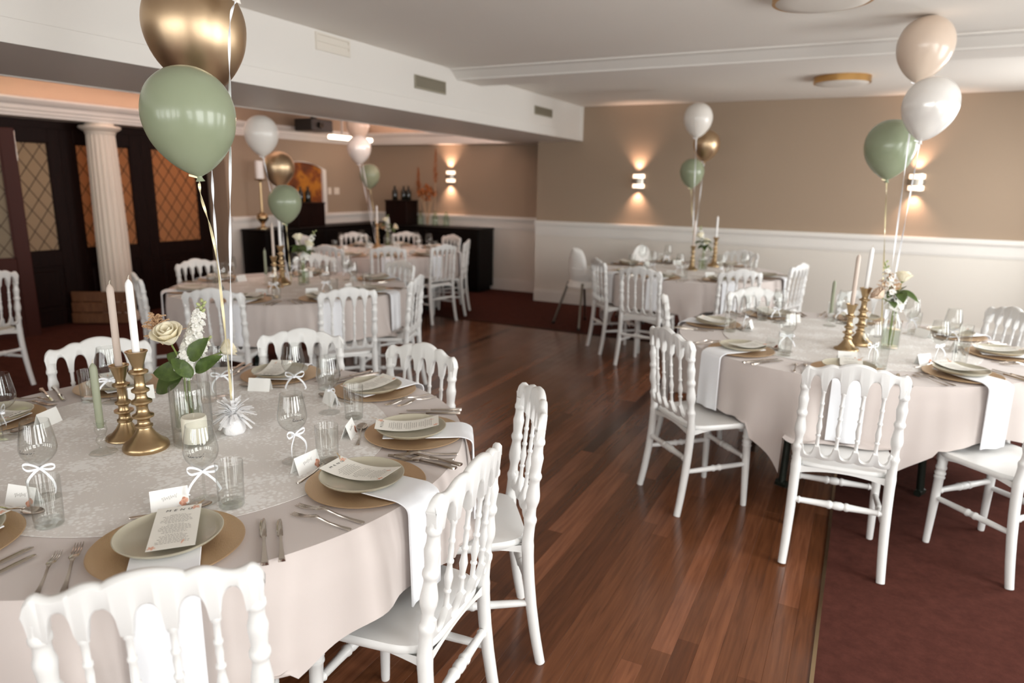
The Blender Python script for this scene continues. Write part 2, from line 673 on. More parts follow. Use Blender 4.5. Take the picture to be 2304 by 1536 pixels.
wall_run('wall_back', 'taupe wall with sconces above a white dado', 'x', YW, XC, XR + .15, 1, ZC + .05)
sbox('wall_return', (XC, XC + .14, YW + .13, YA + .14, 0, 2.6), 'wall_taupe', 'short return where the long wall steps back')
wall_run('wall_end', 'brown end wall of the side bay with one sconce', 'x', YA, XL - .1, XC, 1, 2.6)
wall_run('wall_left', 'brown left wall of the side bay with an arched painting', 'y', XL, 6.3, YA, -1, 2.6)
sbox('wall_jamb', (XD - .05, XL - .001, 6.31, 6.45, 0, 2.14), 'wall_taupe', 'narrow wall beside the glazed doors')
sbox('wall_side', (XD - .14, XD, YB - .1, 2.55, 0, 2.6), 'wall_taupe', 'plain wall beyond the glazed doors')
sbox('wall_corridor', (-9.4, -9.3, YB, YA, 0, 2.6), 'wall_taupe', 'far wall of the corridor behind the glazed doors')
sbox('wall_corridor', (-9.3, XD - .14, 1.9, 2.0, 0, 2.6), 'wall_taupe', 'end wall of the corridor behind the doors')
sbox('wall_corridor', (-9.3, XD - .05, 6.5, 6.6, 0, 2.6), 'wall_taupe', 'other end of the corridor behind the doors')


def window_wall(name, label, axis, face, a0, a1, sgn, wins):
    """wall with openings, each a window with frame, bars and panes"""
    def bx(mb, u0, u1, o0, o1, z0, z1):
        lo, hi = sorted((face + sgn * o0, face + sgn * o1))
        return mb.box(u0, u1, lo, hi, z0, z1) if axis == 'x' else mb.box(lo, hi, u0, u1, z0, z1)
    mb = MB()
    u = a0
    for c, w in sorted(wins):
        bx(mb, u, c - w / 2, 0, .2, 0, ZC + .05)
        bx(mb, c - w / 2, c + w / 2, 0, .2, 0, WZ0)
        bx(mb, c - w / 2, c + w / 2, 0, .2, WZ1, ZC + .05)
        u = c + w / 2
    bx(mb, u, a1, 0, .2, 0, ZC + .05)
    wl = struct(ob(name, mb.mesh(name, 'wall_taupe', 0)), label)
    for c, w in wins:
        global WN
        WN += 1
        fr = MB()
        for u0, u1, z0, z1 in ((c - w / 2, c - w / 2 + .06, WZ0, WZ1), (c + w / 2 - .06, c + w / 2, WZ0, WZ1), (c - w / 2, c + w / 2, WZ0, WZ0 + .06),
                               (c - w / 2, c + w / 2, WZ1 - .06, WZ1), (c - .025, c + .025, WZ0, WZ1), (c - w / 2, c + w / 2, WZ0 + 1.02, WZ0 + 1.06)):
            bx(fr, u0, u1, .06, .12, z0, z1)
        wn = struct(ob('window_%d' % WN, fr.mesh('window_frame', 'trim_white', 0)), 'white framed window')
        for s_ in (0, 1):
            for z0, z1 in ((WZ0 + .06, WZ0 + 1.02), (WZ0 + 1.06, WZ1 - .06)):
                u0, u1 = (c - w / 2 + .06, c - .025) if s_ == 0 else (c + .025, c + w / 2 - .06)
                ob('pane', bx(MB(), u0, u1, .088, .092, z0, z1).mesh('pane', 'window_glass', 0), wn)
        ob('window_sill', bx(MB(), c - w / 2 - .05, c + w / 2 + .05, -.09, .06, WZ0 - .04, WZ0).mesh('window_sill', 'trim_white', 0), wn)


WN = 0
window_wall('wall_right', 'taupe wall with windows on the daylight side', 'y', XR, YB - .2, YW + .1, 1, WIN_R)
window_wall('wall_front', 'taupe wall with a row of windows', 'x', YB, -9.4, XR + .2, -1, WIN_B)

# ---- glazed leaded doors
def clip_poly(P, y0, y1, z0, z1):
    for ax, lim, keep in ((0, y0, 1), (0, y1, -1), (1, z0, 1), (1, z1, -1)):
        out = []
        for i in range(len(P)):
            a, b_ = P[i - 1], P[i]
            ia, ib = (a[ax] - lim) * keep >= 0, (b_[ax] - lim) * keep >= 0
            if ia != ib:
                t = (lim - a[ax]) / (b_[ax] - a[ax])
                out.append((a[0] + t * (b_[0] - a[0]), a[1] + t * (b_[1] - a[1])))
            if ib:
                out.append(b_)
        P = out
        if len(P) < 3:
            return []
    return P


MZY = Matrix(((0, 0, 1, 0), (1, 0, 0, 0), (0, 1, 0, 0), (0, 0, 0, 1)))    # (u,v,w) -> (w,u,v)


def door_leaf(name, label, width, loc, rz, wood, pane, y0, y1, z0=.80, z1=1.92, ztop=2.13, t=.045):
    """local: leaf spans y 0..width, faces +x; glass between y0..y1"""
    d = struct(ob(name, MB().bbox(-t, 0, 0, y0, 0, ztop, .004).bbox(-t, 0, y1, width, 0, ztop, .004).bbox(-t, 0, y0, y1, 0, .16, .004).bbox(-t, 0, y0, y1, z0 - .16, z0, .004)
                  .bbox(-t, 0, y0, y1, z1, ztop, .004).mesh('door', wood, 30), None, loc, (0, 0, rz)), label)
    ob('lower_panel', MB().bbox(-t + .012, -.012, y0, y1, .16, z0 - .16, .002).bbox(-t + .006, -.004, y0 + .05, y1 - .05, .21, z0 - .21, .008).mesh('lower_panel', wood, 30), d)
    bead = MB()
    for a in ((y0, y0 + .015, z0, z1), (y1 - .015, y1, z0, z1), (y0, y1, z0, z0 + .015), (y0, y1, z1 - .015, z1)):
        bead.box(-.02, -.004, a[0], a[1], a[2], a[3])
    ob('glazing_bead', bead.mesh('glazing_bead', wood, 0), d)
    dy, dz = .155, .215
    lead = MB()
    i0 = int((y1 - y0) / dy) + 2
    j0 = int((z1 - z0) / dz) + 2
    cache = {}
    for i in range(-1, 2 * i0):
        for j in range(-1, 2 * j0):
            if (i + j) % 2:
                continue
            cy, cz = y0 + i * dy / 2, z0 + j * dz / 2
            P = clip_poly([(cy - dy / 2 + .003, cz), (cy, cz - dz / 2 + .004), (cy + dy / 2 - .003, cz), (cy, cz + dz / 2 - .004)], y0, y1, z0, z1)
            if len(P) < 3:
                continue
            ob('glass_pane', MB().prism([(a, b_) for a, b_ in P], -.026, -.022, MZY).mesh('glass_pane', pane, 0), d)
    for sg in (1, -1):
        for k in range(-30, 40):
            # line z = z0 + sg*(dz/dy)*(y-y0) + (k+.5)*dz
            Q = clip_poly([(y0 - 1, z0 + sg * dz / dy * -1 + (k + .5) * dz - .005), (y1 + 1, z0 + sg * dz / dy * (y1 + 1 - y0) + (k + .5) * dz - .005),
                           (y1 + 1, z0 + sg * dz / dy * (y1 + 1 - y0) + (k + .5) * dz + .005), (y0 - 1, z0 - sg * dz / dy + (k + .5) * dz + .005)], y0, y1, z0, z1)
            if len(Q) >= 3:
                lead.prism(Q, -.028, -.018, MZY)
    ob('lead_lattice', lead.mesh('lead_lattice', 'lead', 0), d)
    return d


door_leaf('door_1', 'dark door with beige leaded diamond glass half hidden by the open leaf', .86, (XD, 3.63, 0), 0, 'dark_wood', 'pane_grey', .12, .74)
door_leaf('door_2', 'dark door with amber leaded glass behind the white column', .92, (XD, 4.49, 0), 0, 'dark_wood', 'pane_amber', .15, .78)
door_leaf('door_3', 'dark door with bright orange leaded diamond glass beside the brown wall', .90, (XD, 5.41, 0), 0, 'dark_wood', 'pane_amber', .12, .74)
door_leaf('door_5', 'dark fixed door panel next to the open leaf', 1.08, (XD, 2.55, 0), 0, 'dark_wood', 'pane_grey', .2, .9)
d4 = door_leaf('door_4', 'open mahogany door leaf standing into the room', .78, (-7.62, 3.16, 0), -.42, 'mahogany', 'pane_grey', .11, .66, .78, 1.90, 2.02)
ob('lock_plate', MB().bbox(-.036, -.009, .78, .783, 1.72, 1.99, .001).mesh('lock_plate', 'steel', 30), d4)
sbox('trim_5', (XD - .03, XD + .03, 2.55, 6.31, 2.06, 2.135), 'dark_wood', 'dark header over the glazed doors')

sbox('wall_over_doors', (XD - .14, XD - .031, YB, YA, 2.06, 2.6), 'wall_taupe', 'wall above the glazed doors')

# warm light in the corridor behind the doors
def point(name, loc, power, color, r=.1):
    l = bpy.data.lights.new(name, 'POINT')
    l.energy, l.color, l.shadow_soft_size = power, color, r
    o = bpy.data.objects.new(name, l)
    COL.objects.link(o)
    o.location = loc
    return o


point('corridor_lamp', (-8.7, 6.0, 1.75), 44, (1, .66, .40), .12)
point('corridor_lamp', (-8.6, 4.75, 1.55), 5, (1, .55, .25), .03)
point('corridor_lamp', (-8.7, 3.7, 1.9), 26, (1, .88, .75), .15)

# LED strips lying in the cornice and behind the beam's lip
def led(loc, along, d, L, power, color):
    o = area('cove_light', loc, (0, 0, 1), L, .04, power, color)
    x = Vector(along).normalized()
    z = -Vector(d).normalized()
    y = z.cross(x)
    o.rotation_euler = Matrix(((x.x, y.x, z.x), (x.y, y.y, z.y), (x.z, y.z, z.z))).to_euler()


PINK = (1, .72, .64)
led((XD + .33, 6.3, 2.31), (0, 1, 0), (.5, 0, 1), 5.4, 38, PINK)
led((XD + .33, 2.9, 2.31), (0, 1, 0), (.5, 0, 1), 1.0, 5, (.75, 1, .45))
led((XBL - .045, 5.4, 2.2), (0, 1, 0), (-.75, 0, .7), 6.6, 34, PINK)
led((-5.9, YA - .15, 2.335), (1, 0, 0), (0, -.6, 1), 2.6, 12, PINK)

# ---- column
c0 = at_z(262, 718)
colm = thing('fluted_column', 'white fluted round column in front of the leaded doors', 'column', (-7.40, 4.78, 0))
fl = lambda a: 1 - .055 * abs(math.sin(a * 10)) ** .5
ob('shaft', MB().lathe([(.163, .10), (.163, .2), (.158, 1.0), (.146, 1.7), (.138, 2.03)], 160, flute=fl).mesh('shaft', 'plaster_column', 60), colm)
ob('capital', MB().lathe([(.14, 2.02), (.148, 2.03), (.148, 2.045), (.17, 2.06), (.195, 2.075), (.205, 2.09), (.195, 2.105), (.14, 2.11), (.14, 2.133)], 40).mesh('capital', 'plaster_column'), colm)
ob('base', MB().lathe([(.20, 0.005), (.20, .05), (.185, .06), (.19, .075), (.18, .09), (.165, .1), (.16, .12)], 40).mesh('base', 'plaster_column'), colm)

# ---- vents on the beam
def vent(name, label, y0, y1, z0, z1, fmat, dmat, n):
    v = thing(name, label, 'vent', (XBM, (y0 + y1) / 2, z0))
    w, h = (y1 - y0) / 2, z1 - z0
    fr = MB().box(0, .012, -w, w, 0, .012).box(0, .012, -w, w, h - .012, h).box(0, .012, -w, -w + .012, .012, h - .012).box(0, .012, w - .012, w, .012, h - .012)
    ob('frame', fr.mesh('frame', fmat, 0), v)
    ob('backing', MB().box(0, .002, -w + .012, w - .012, .012, h - .012).mesh('backing', dmat, 0), v)
    st = (h - .024) / n
    sl = MB().box(.002, .009, -w + .012, w - .012, 0, st * .55).mesh('slat', fmat, 0)
    for k in range(n):
        ob('slat', sl, v, (0, 0, .012 + k * st))


vent('air_vent', 'long grey louvred air vent in the beam beside the white panel', 4.85, 5.31, 2.325, 2.43, 'vent_grey', 'vent_dark', 5)
vent('air_vent', 'short grey louvred air vent near the end of the beam', 7.13, 7.6, 2.335, 2.425, 'vent_grey', 'vent_dark', 5)
vent('white_grille', 'white framed panel in the beam close to the ceiling', 3.72, 4.06, 2.43, 2.54, 'vent_white', 'vent_white', 2)

# ---- wall sconces
def spot(loc, d, power, ang, blend=.9):
    l = bpy.data.lights.new('sconce_lamp', 'SPOT')
    l.energy, l.color, l.spot_size, l.spot_blend, l.shadow_soft_size = power, (1, .64, .46), math.radians(ang), blend, .03
    o = bpy.data.objects.new('sconce_lamp', l)
    COL.objects.link(o)
    o.location = loc
    o.rotation_euler = Vector(d).to_track_quat('-Z', 'Y').to_euler()


def half_cyl(mb, r, z0, z1, dep=.85, seg=16, r2=None):
    ring = lambda z, rr: [(rr * math.cos(PI + PI * k / seg), dep * rr * math.sin(PI + PI * k / seg), z) for k in range(seg + 1)]
    return mb.rings([ring(z0, r), ring(z1, r2 or r)])


def sconce(label, x, y, z, pw):
    s = thing('wall_sconce', label, 'wall lamp', (x, y, z), 0, None)
    ob('metal_band', half_cyl(MB(), .078, -.035, .035).mesh('metal_band', 'sconce_metal', 50), s)
    for sg in (1, -1):
        a, b_ = sorted((sg * .036, sg * .083))
        ob('glowing_lens', half_cyl(MB(), .074, a, b_).mesh('glowing_lens', 'sconce_glow', 50), s)
        a, b_ = sorted((sg * .083, sg * .09))
        ob('rim', half_cyl(MB(), .079, a, b_).mesh('rim', 'sconce_metal', 50), s)
        spot((x, y - .06, z + sg * .098), (0, .22, sg), pw, 95)
    ob('wall_plate', MB().bbox(-.05, .05, -.008, 0, -.08, .08, .003).mesh('wall_plate', 'sconce_metal', 30), s)


sconce('up and down wall sconce next to the beam end on taupe wall', -2.585, YW, 1.642, 15)
sconce('up and down wall sconce partly behind the green and white balloons', .44, YW, 1.67, 15)
sconce('up and down wall sconce in the dim bay above the sideboard', -5.74, YA, 1.675, 18)

# ---- flush ceiling lamps
def ceil_lamp(label, p, r):
    c = thing('ceiling_lamp', label, 'ceiling lamp', (p.x, p.y, ZC))
    ob('gold_ring', MB().lathe([(r - .012, -.0), (r, -.0), (r, -.055), (r - .012, -.055)], 48).mesh('gold_ring', 'lamp_gold'), c)
    ob('diffuser', MB().lathe([(0, -.068), (r * .6, -.066), (r * .9, -.06), (r - .008, -.05), (r - .012, -.02), (r - .012, 0)], 48).mesh('diffuser', 'lamp_white'), c)


ceil_lamp('round white ceiling lamp with gold ring between cross beam and taupe wall', at_z(1895, 181, ZC - .03), .235)
ceil_lamp('round white ceiling lamp in front of the cross beam', at_z(1852, -8, ZC - .03), .24)

# ------------------------------------------------------------------ furniture of the side bay
def sideboard(label, x0, x1, y0, y1, h, doors, face):
    s = thing('sideboard', label, 'sideboard', ((x0 + x1) / 2, (y0 + y1) / 2, .006))
    X, Y = (x1 - x0) / 2, (y1 - y0) / 2
    ob('body', MB().bbox(-X, X, -Y, Y, .06, h - .03, .004).mesh('body', 'black_wood', 30), s)
    ob('plinth', MB().box(-X + .03, X - .03, -Y + .03, Y - .03, 0, .06).mesh('plinth', 'black_wood', 0), s)
    ob('top', MB().bbox(-X - .0, X + .015, -Y - .015, Y, h - .03, h, .006).mesh('top', 'black_wood', 30), s)
    n = doors
    for k in range(n):
        if face == '-y':
            w = 2 * X / n
            d = ob('door', MB().bbox(-X + k * w + .008, -X + (k + 1) * w - .008, -Y - .018, -Y, .08, h - .05, .005).mesh('door', 'black_wood', 30), s)
            ob('knob', MB().lathe([(.0, .0), (.008, 0), (.008, .012), (.014, .02), (.012, .028), (0, .03)], 10, Matrix.Translation((-X + (k + (.85 if k % 2 == 0 else .15)) * w, -Y - .018, h * .6)) @ Matrix.Rotation(PI / 2, 4, 'X')).mesh('knob', 'brass'), d)
        else:
            w = 2 * Y / n
            d = ob('door', MB().bbox(X, X + .018, -Y + k * w + .008, -Y + (k + 1) * w - .008, .08, h - .05, .005).mesh('door', 'black_wood', 30), s)
            ob('knob', MB().lathe([(.0, .0), (.008, 0), (.008, .012), (.014, .02), (.012, .028), (0, .03)], 10, Matrix.Translation((X + .018, -Y + (k + (.85 if k % 2 == 0 else .15)) * w, h * .6)) @ Matrix.Rotation(PI / 2, 4, 'Y')).mesh('knob', 'brass'), d)


sideboard('long black sideboard under the sconce of the end wall', -6.74, -4.95, YA - .50, YA - .07, .93, 4, '-y')
sideboard('black sideboard under the arched painting', XL + .07, XL + .50, 6.42, YA - .07, .945, 5, '+x')


def cabinet(label, x, y, z, wx, wy, h):
    s = thing('wooden_chest', label, 'cabinet', (x, y, z))
    ob('body', MB().bbox(-wx, wx, -wy, wy, 0, h - .02, .004).mesh('body', 'dark_wood', 30), s)
    ob('lid', MB().bbox(-wx - .01, wx + .01, -wy - .01, wy + .01, h - .02, h, .004).mesh('lid', 'dark_wood', 30), s)


ZS = .006 + .93
cabinet('dark wooden chest on the long sideboard under the bottles', -6.50, YA - .25, ZS, .2, .15, .37)
cabinet('dark wooden chest in front of the arched painting', XL + .28, 7.34, .951, .16, .26, .33)
bt = MB().lathe([(0, 0), (.04, 0), (.042, .005), (.042, .12), (.035, .145), (.016, .17), (.013, .2), (.016, .205), (.016, .215), (0, .215)], 16).mesh('bottle', 'bottle_dark')
for x, w in ((-6.62, 'standing apart, nearest the painting wall'), (-6.45, 'between its two neighbours'), (-6.36, 'nearest the dried flowers')):
    tag(ob('bottle', bt, None, (x, YA - .25, ZS + .37)), 'small black bottle on the end-wall chest, %s' % w, 'bottle', 'black bottles on the long sideboard chest')
for y, w in ((7.18, 'nearest the tall gold candlestick'), (7.30, 'in the middle of three'), (7.44, 'nearest the wall switches')):
    tag(ob('bottle', bt, None, (XL + .28, y, .951 + .33)), 'small black bottle before the painting, %s' % w, 'bottle', 'black bottles on the chest by the painting')

# glass bottle vases with dried flowers on the long sideboard
bv = MB().lathe([(0, .002), (.045, .002), (.05, .01), (.05, .12), (.04, .15), (.022, .18), (.02, .22), (.024, .225), (.021, .225), (.018, .21), (.02, .18), (.037, .148), (.047, .118), (.047, .012), (0, .01)], 18).mesh('bottle_vase', 'bottle_clear')
for x, w in ((-6.13, 'nearest the chest'), (-5.86, 'holding the tallest plume'), (-5.66, 'empty, under the sconce')):
    v = thing('glass_bottle_vase', 'clear glass bottle vase on the long sideboard, %s' % w, 'vase', (x, YA - .27, ZS), 0, 'bottle vases on the long sideboard')
    ob('bottle', bv, v)


def plume(mb, p0, p1, r0, r1, n, rnd):
    p0, p1 = Vector(p0), Vector(p1)
    ax = (p1 - p0)
    for k in range(n):
        t = rnd.random()
        a = rnd.random() * 2 * PI
        r = (r0 * (1 - t) + r1 * t) * (.4 + .6 * rnd.random())
        c = p0 + ax * t
        side = ax.orthogonal().normalized()
        side.rotate(Matrix.Rotation(a, 3, ax.normalized()))
        e_ = c + side * r + ax.normalized() * r * 1.1
        w = side.cross(ax).normalized() * .004
        mb.strip([c, (c + e_) / 2 + ax.normalized() * .004, e_], [w, w * 1.2, w * .3], .002)


rnd = random.Random(3)
for x, p1, mat, lab in ((-6.13, (-.05, .03, .72), 'dried_orange', 'tall brown dried plume in a bottle vase'), (-5.86, (.02, .0, .98), 'dried_orange', 'tallest orange dried plume beside the sconce')):
    f = thing('dried_plume', lab, 'dried flower', (x, YA - .27, ZS + .14))
    ob('stem', MB().tube([(0, 0, 0), (p1[0] * .3, 0, p1[2] * .4), (p1[0], p1[1], p1[2] * .8)], .004, 6).mesh('stem', 'dried'), f)
    mb = MB()
    plume(mb, (p1[0] * .5, 0, p1[2] * .5), p1, .07, .02, 160, rnd)
    ob('plume', mb.mesh('plume', mat, 0), f)
f = thing('dried_bouquet', 'round orange dried flower bunch on the long sideboard', 'dried flower', (-6.0, YA - .27, ZS))
mb = MB()
for k in range(9):
    p = (rnd.uniform(-.12, .12), rnd.uniform(-.08, .08), rnd.uniform(.38, .56))
    mb.tube([(0, 0, 0), (p[0] * .4, p[1] * .4, p[2] * .5), p], .003, 5)
ob('stems', mb.mesh('stems', 'dried'), f)
mb = MB()
for k in range(14):
    c = Vector((rnd.uniform(-.13, .13), rnd.uniform(-.09, .09), rnd.uniform(.40, .60)))
    for j in range(9):
        d = Vector((rnd.gauss(0, 1), rnd.gauss(0, 1), rnd.gauss(0, 1))).normalized()
        w = d.orthogonal().normalized() * .018
        mb.strip([c, c + d * .03, c + d * .055], [w * .5, w, w * .2], .002)
ob('blooms', mb.mesh('blooms', 'dried_orange', 0), f)

# tall candlestick on the left sideboard
t = thing('tall_candlestick', 'tall gold candlestick with ball foot and thick white candle', 'candlestick', (XL + .25, 6.62, .951))
ob('stem', MB().lathe([(0, 0), (.085, 0), (.085, .012), (.03, .03), (.022, .06), (.03, .075), (.07, .12), (.075, .15), (.06, .19), (.025, .21), (.018, .25), (.016, .5), (.016, .60), (.03, .615), (.07, .625), (.075, .64), (0, .64)], 24).mesh('stem', 'brass'), t)
ob('candle', MB().lathe([(0, .64), (.052, .64), (.052, .86), (.045, .867), (0, .862)], 24).mesh('candle', 'candle_white'), t)

# arched niche painting
def arch_poly(w, h, rise, n=16):
    P = [(-w, 0), (w, 0)]
    for k in range(n + 1):
        u = w - 2 * w * k / n
        P.append((u, h + rise * (1 - (u / w) ** 2)))
    return P


pt = thing('arched_painting', 'arched painting of golden shapes in a broad white frame', 'painting', (XL, 7.58, 1.115))
a, b_ = arch_poly(.52, .62, .10), arch_poly(.45, .56, .10)
o_ = [(y, z) for y, z in a]
i_ = [(y, z + .07) for y, z in b_]
mb = MB()
n = len(o_)
vs = [(0, y, z) for y, z in o_] + [(.04, y, z) for y, z in o_] + [(.04, y, z) for y, z in i_] + [(.0, y, z) for y, z in i_]
fs = []
for k in range(n):
    k2 = (k + 1) % n
    for q in range(3):
        fs.append((q * n + k, q * n + k2, (q + 1) * n + k2, (q + 1) * n + k))
ob('frame', mb.add(vs, fs).mesh('frame', 'trim_white', 30), pt)
ob('canvas', MB().prism(i_, .002, .006, MZY).mesh('canvas', 'painting', 0), pt)

for y, w in ((8.20, .035), (8.36, .055)):
    s = thing('wall_switch', 'small white %s wall switch beside the painting' % ('single' if w < .04 else 'double'), 'switch', (XL, y, 1.43))
    ob('plate', MB().bbox(0, .01, -w, w, -.05, .05, .002).mesh('plate', 'switch', 30), s)
    ob('rocker', MB().bbox(.01, .014, -w + .012, w - .012, -.03, .03, .001).mesh('rocker', 'switch', 30), s)

# projector and light bar under the bay ceiling
pj = thing('projector', 'black box projector hanging in the lit ceiling recess', 'projector', (-6.95, 7.55, 2.2))
ob('body', MB().bbox(-.16, .16, -.21, .21, .04, .20, .01).mesh('body', 'black_plastic', 30), pj)
ob('mount', MB().box(-.03, .03, -.03, .03, .20, .33).box(-.06, .06, -.06, .06, .315, .33).mesh('mount', 'black_plastic', 0), pj)
ob('lens', MB().lathe([(0, 0), (.04, 0), (.04, .03), (.03, .03), (.028, .02), (0, .02)], 16, Matrix.Translation((.16, -.05, .12)) @ Matrix.Rotation(PI / 2, 4, 'Y')).mesh('lens', 'bottle_dark'), pj)
lb = thing('light_bar', 'bright white light bar under the black projector', 'lamp', (-6.72, 8.05, 2.15))
ob('housing', MB().bbox(-.05, .05, -.45, .45, .05, .07, .004).box(-.01, .01, -.2, -.18, .07, .38).box(-.01, .01, .25, .27, .07, .38).mesh('housing', 'trim_white', 30), lb)
ob('tube', MB().bbox(-.045, .045, -.44, .44, .0, .05, .01).mesh('tube', 'bar_glow', 30), lb)

# wooden board leaning at the column foot
cr = thing('wooden_board', 'low brown wooden board leaning at the foot of the column', 'board', (-7.345, 4.515, .006), math.radians(32))
for k in range(3):
    ob('plank', MB().bbox(-.29, .29, -.018 + .018 * k, .002 + .018 * k, .012 + k * .115, .122 + k * .115, .004).mesh('plank', 'brown_board', 30), cr)
for x in (-.22, .2):
    ob('batten', MB().box(x, x + .03, .04, .055, .0, .34).mesh('batten', 'brown_board', 0), cr)

# ------------------------------------------------------------------ tables
TR = .915       # table radius with cloth
TZ = .752       # cloth surface
TB = {
    'near': dict(c=(-1.9, 1.405), corner=-50, name='the tassel-weight table', anchor='legible MENU card',
                 seats=[(-41.1, 1.125, -3.6), (-.2, 1.108, 5.8), (31.5, 1.166, 4.5), (73.5, 1.01, 8), (112, 1.0, 7), (161, 1.03, -8), (-162, None, 0), (-82, None, 0)]),
    'right': dict(c=(-.025, 4.2), corner=-91, name='the carpet-edge table', anchor='chair straddling carpet edge',
                  seats=[(-87, 1.289, 1.1), (-46.7, 1.266, 3.3), (3, None, 0), (40, 1.16, -15), (84, 1.08, 0), (128, 1.0, -6), (175, 1.08, 20), (-129.4, 1.225, -5.8)]),
    'mid': dict(c=(-4.05, 4.06), corner=2, name='the column-side table', anchor='edge-on chair',
                seats=[(8, 1.15, 12), (63, 1.0, 10), (122, 1.02, 0), (186, 1.0, -10), (-124, 1.11, 5), (-69, 1.2, 7), (-29, 1.27, -7)]),
    'backR': dict(c=(-1.52, 7.0), corner=-10, name='the high-chair table', anchor='chair beside high chair',
                  seats=[(-132, 1.09, -9), (-97, 1.295, -1), (-56, 1.15, -2), (-8, 1.07, -10), (70, 1.02, 6), (120, None, 0), (165, None, 0)]),
    'far': dict(c=(-5.22, 6.82), corner=20, name='the sideboard table', anchor='sideboard-end chair',
                seats=[(22.6, 1.04, 0), (69, 1.05, 0), (112, 1.1, 0), (152, 1.02, 0), (-163, 1.1, 0), (-83, 1.22, 0), (-51, 1.15, 0), (-14, 1.07, 0)]),
}
ORD = ['', 'first', 'second', 'third', 'fourth', 'fifth', 'sixth', 'seventh', 'eighth']
G = lambda c, r, th: Vector((c[0] + r * math.cos(th), c[1] + r * math.sin(th), 0))

# table frame prototype: board + four folding legs
tb0 = thing('round_table', 'round folding table', 'table')
ob('table_board', MB().lathe([(0, -.03), (.88, -.03), (.895, -.025), (.895, -.005), (.88, 0), (0, 0)], 64).mesh('table_board', 'table_board'), tb0, (0, 0, .742))
for k in range(4):
    a = PI / 4 + k * PI / 2
    ca, sa = math.cos(a), math.sin(a)
    lg = MB().tube([(ca * .46, sa * .46, .715), (ca * .48, sa * .48, .36), (ca * .50, sa * .50, .03)], .019, 10)
    lg.tube([(ca * .50 - sa * .03, sa * .50 + ca * .03, .022), (ca * .50 + sa * .03, sa * .50 - ca * .03, .022)], .02, 8)
    lg.tube([(ca * .47, sa * .47, .52), (ca * .22, sa * .25, .70)], .009, 8)
    ob('leg', lg.mesh('leg', 'table_metal'), tb0)
PT = Proto(tb0)


RAIL_Y = .255     # crest rail behind seat centre


def chair_pose(t, i):
    ang, r, off = t['seats'][i]
    th = math.radians(ang)
    face = th + PI + math.radians(off)           # direction the sitter looks
    return G(t['c'], r, th) + Vector((math.cos(face), math.sin(face), 0)) * RAIL_Y, face


def cloth_mesh(a_side, rot, seed, poses=(), angs=()):
    """square cloth lying on a round top: hangs deeper at its four corners"""
    rnd = random.Random(seed)
    NA, NS = 288, 22
    ph = [rnd.random() * 6.28 for _ in range(4)]
    mb = MB()
    rings = []
    for rr in (.02, .25, .5, .7, .85, .9):
        rings.append([(rr * math.cos(2 * PI * k / NA), rr * math.sin(2 * PI * k / NA), TZ - .001) for k in range(NA)])
    hang = []
    for k in range(NA):
        a = 2 * PI * k / NA - rot
        m_ = max(abs(math.cos(a)), abs(math.sin(a)))
        h = min(a_side / m_, a_side * 1.40) - TR
        cf = ((1 / m_ - 1) / .414) ** 1.6      # 0 mid side .. 1 corner
        hang.append((max(h, .1), cf))
    for i in range(NS + 1):
        t = i / NS
        ring = []
        for k in range(NA):
            a = 2 * PI * k / NA
            h, cf = hang[k]
            s = h * t
            fold = (.5 * math.sin(9 * a + ph[0]) + .35 * math.sin(17 * a + ph[1]) + .3 * math.sin(23 * a + ph[2]))
            corner_fold = math.sin(4 * (a - rot) * 4 + PI / 2 + ph[3]) * cf
            amp = min(s / .3, 1.0) ** 1.3
            for q_ in angs:                                  # napkins hold the cloth flat
                da = (a - q_ + PI) % (2 * PI) - PI
                amp *= 1 - math.exp(-(da / .13) ** 4)
            rr = TR - .006 + amp * (.040 * fold + .05 * corner_fold) + .035 * amp * cf + .012 * min(1, s / .1)
            z = TZ - .001 - s
            if s < .02:                       # soft edge
                rr = TR - .006 - .006 * (1 - s / .02) ** 2
            z = max(z, .03 + .01 * math.sin(31 * a))
            x, y = rr * math.cos(a), rr * math.sin(a)
            for (px_, py_), fc in poses:                     # cloth comes to rest on a chair seat
                lx = (x - px_) * math.sin(fc) - (y - py_) * math.cos(fc)
                ly = (x - px_) * math.cos(fc) + (y - py_) * math.sin(fc)
                if abs(lx) < .215 and ly < -.152 and s > .012:        # keeps clear of the chair back
                    dr = max(0, min(-.152 - ly, math.hypot(x, y) - .903))
                    x, y = x - dr * math.cos(a), y - dr * math.sin(a)
                    ly = -.152
                if abs(lx) < .235 and -.17 < ly < .225 and z < .466:
                    ex = min(.05, (.466 - z) * .2) * min(1, (ly + .17) / .08)
                    z = .466 + .004 * math.sin(40 * a + 9 * s)
                    x, y = x + ex * math.cos(a), y + ex * math.sin(a)
            ring.append((x, y, z))
        rings.append(ring)
    mb.rings(rings, cap=False)
    mb.f.append(tuple(range(NA)))
    return mb.mesh('tablecloth', 'cloth', 60)


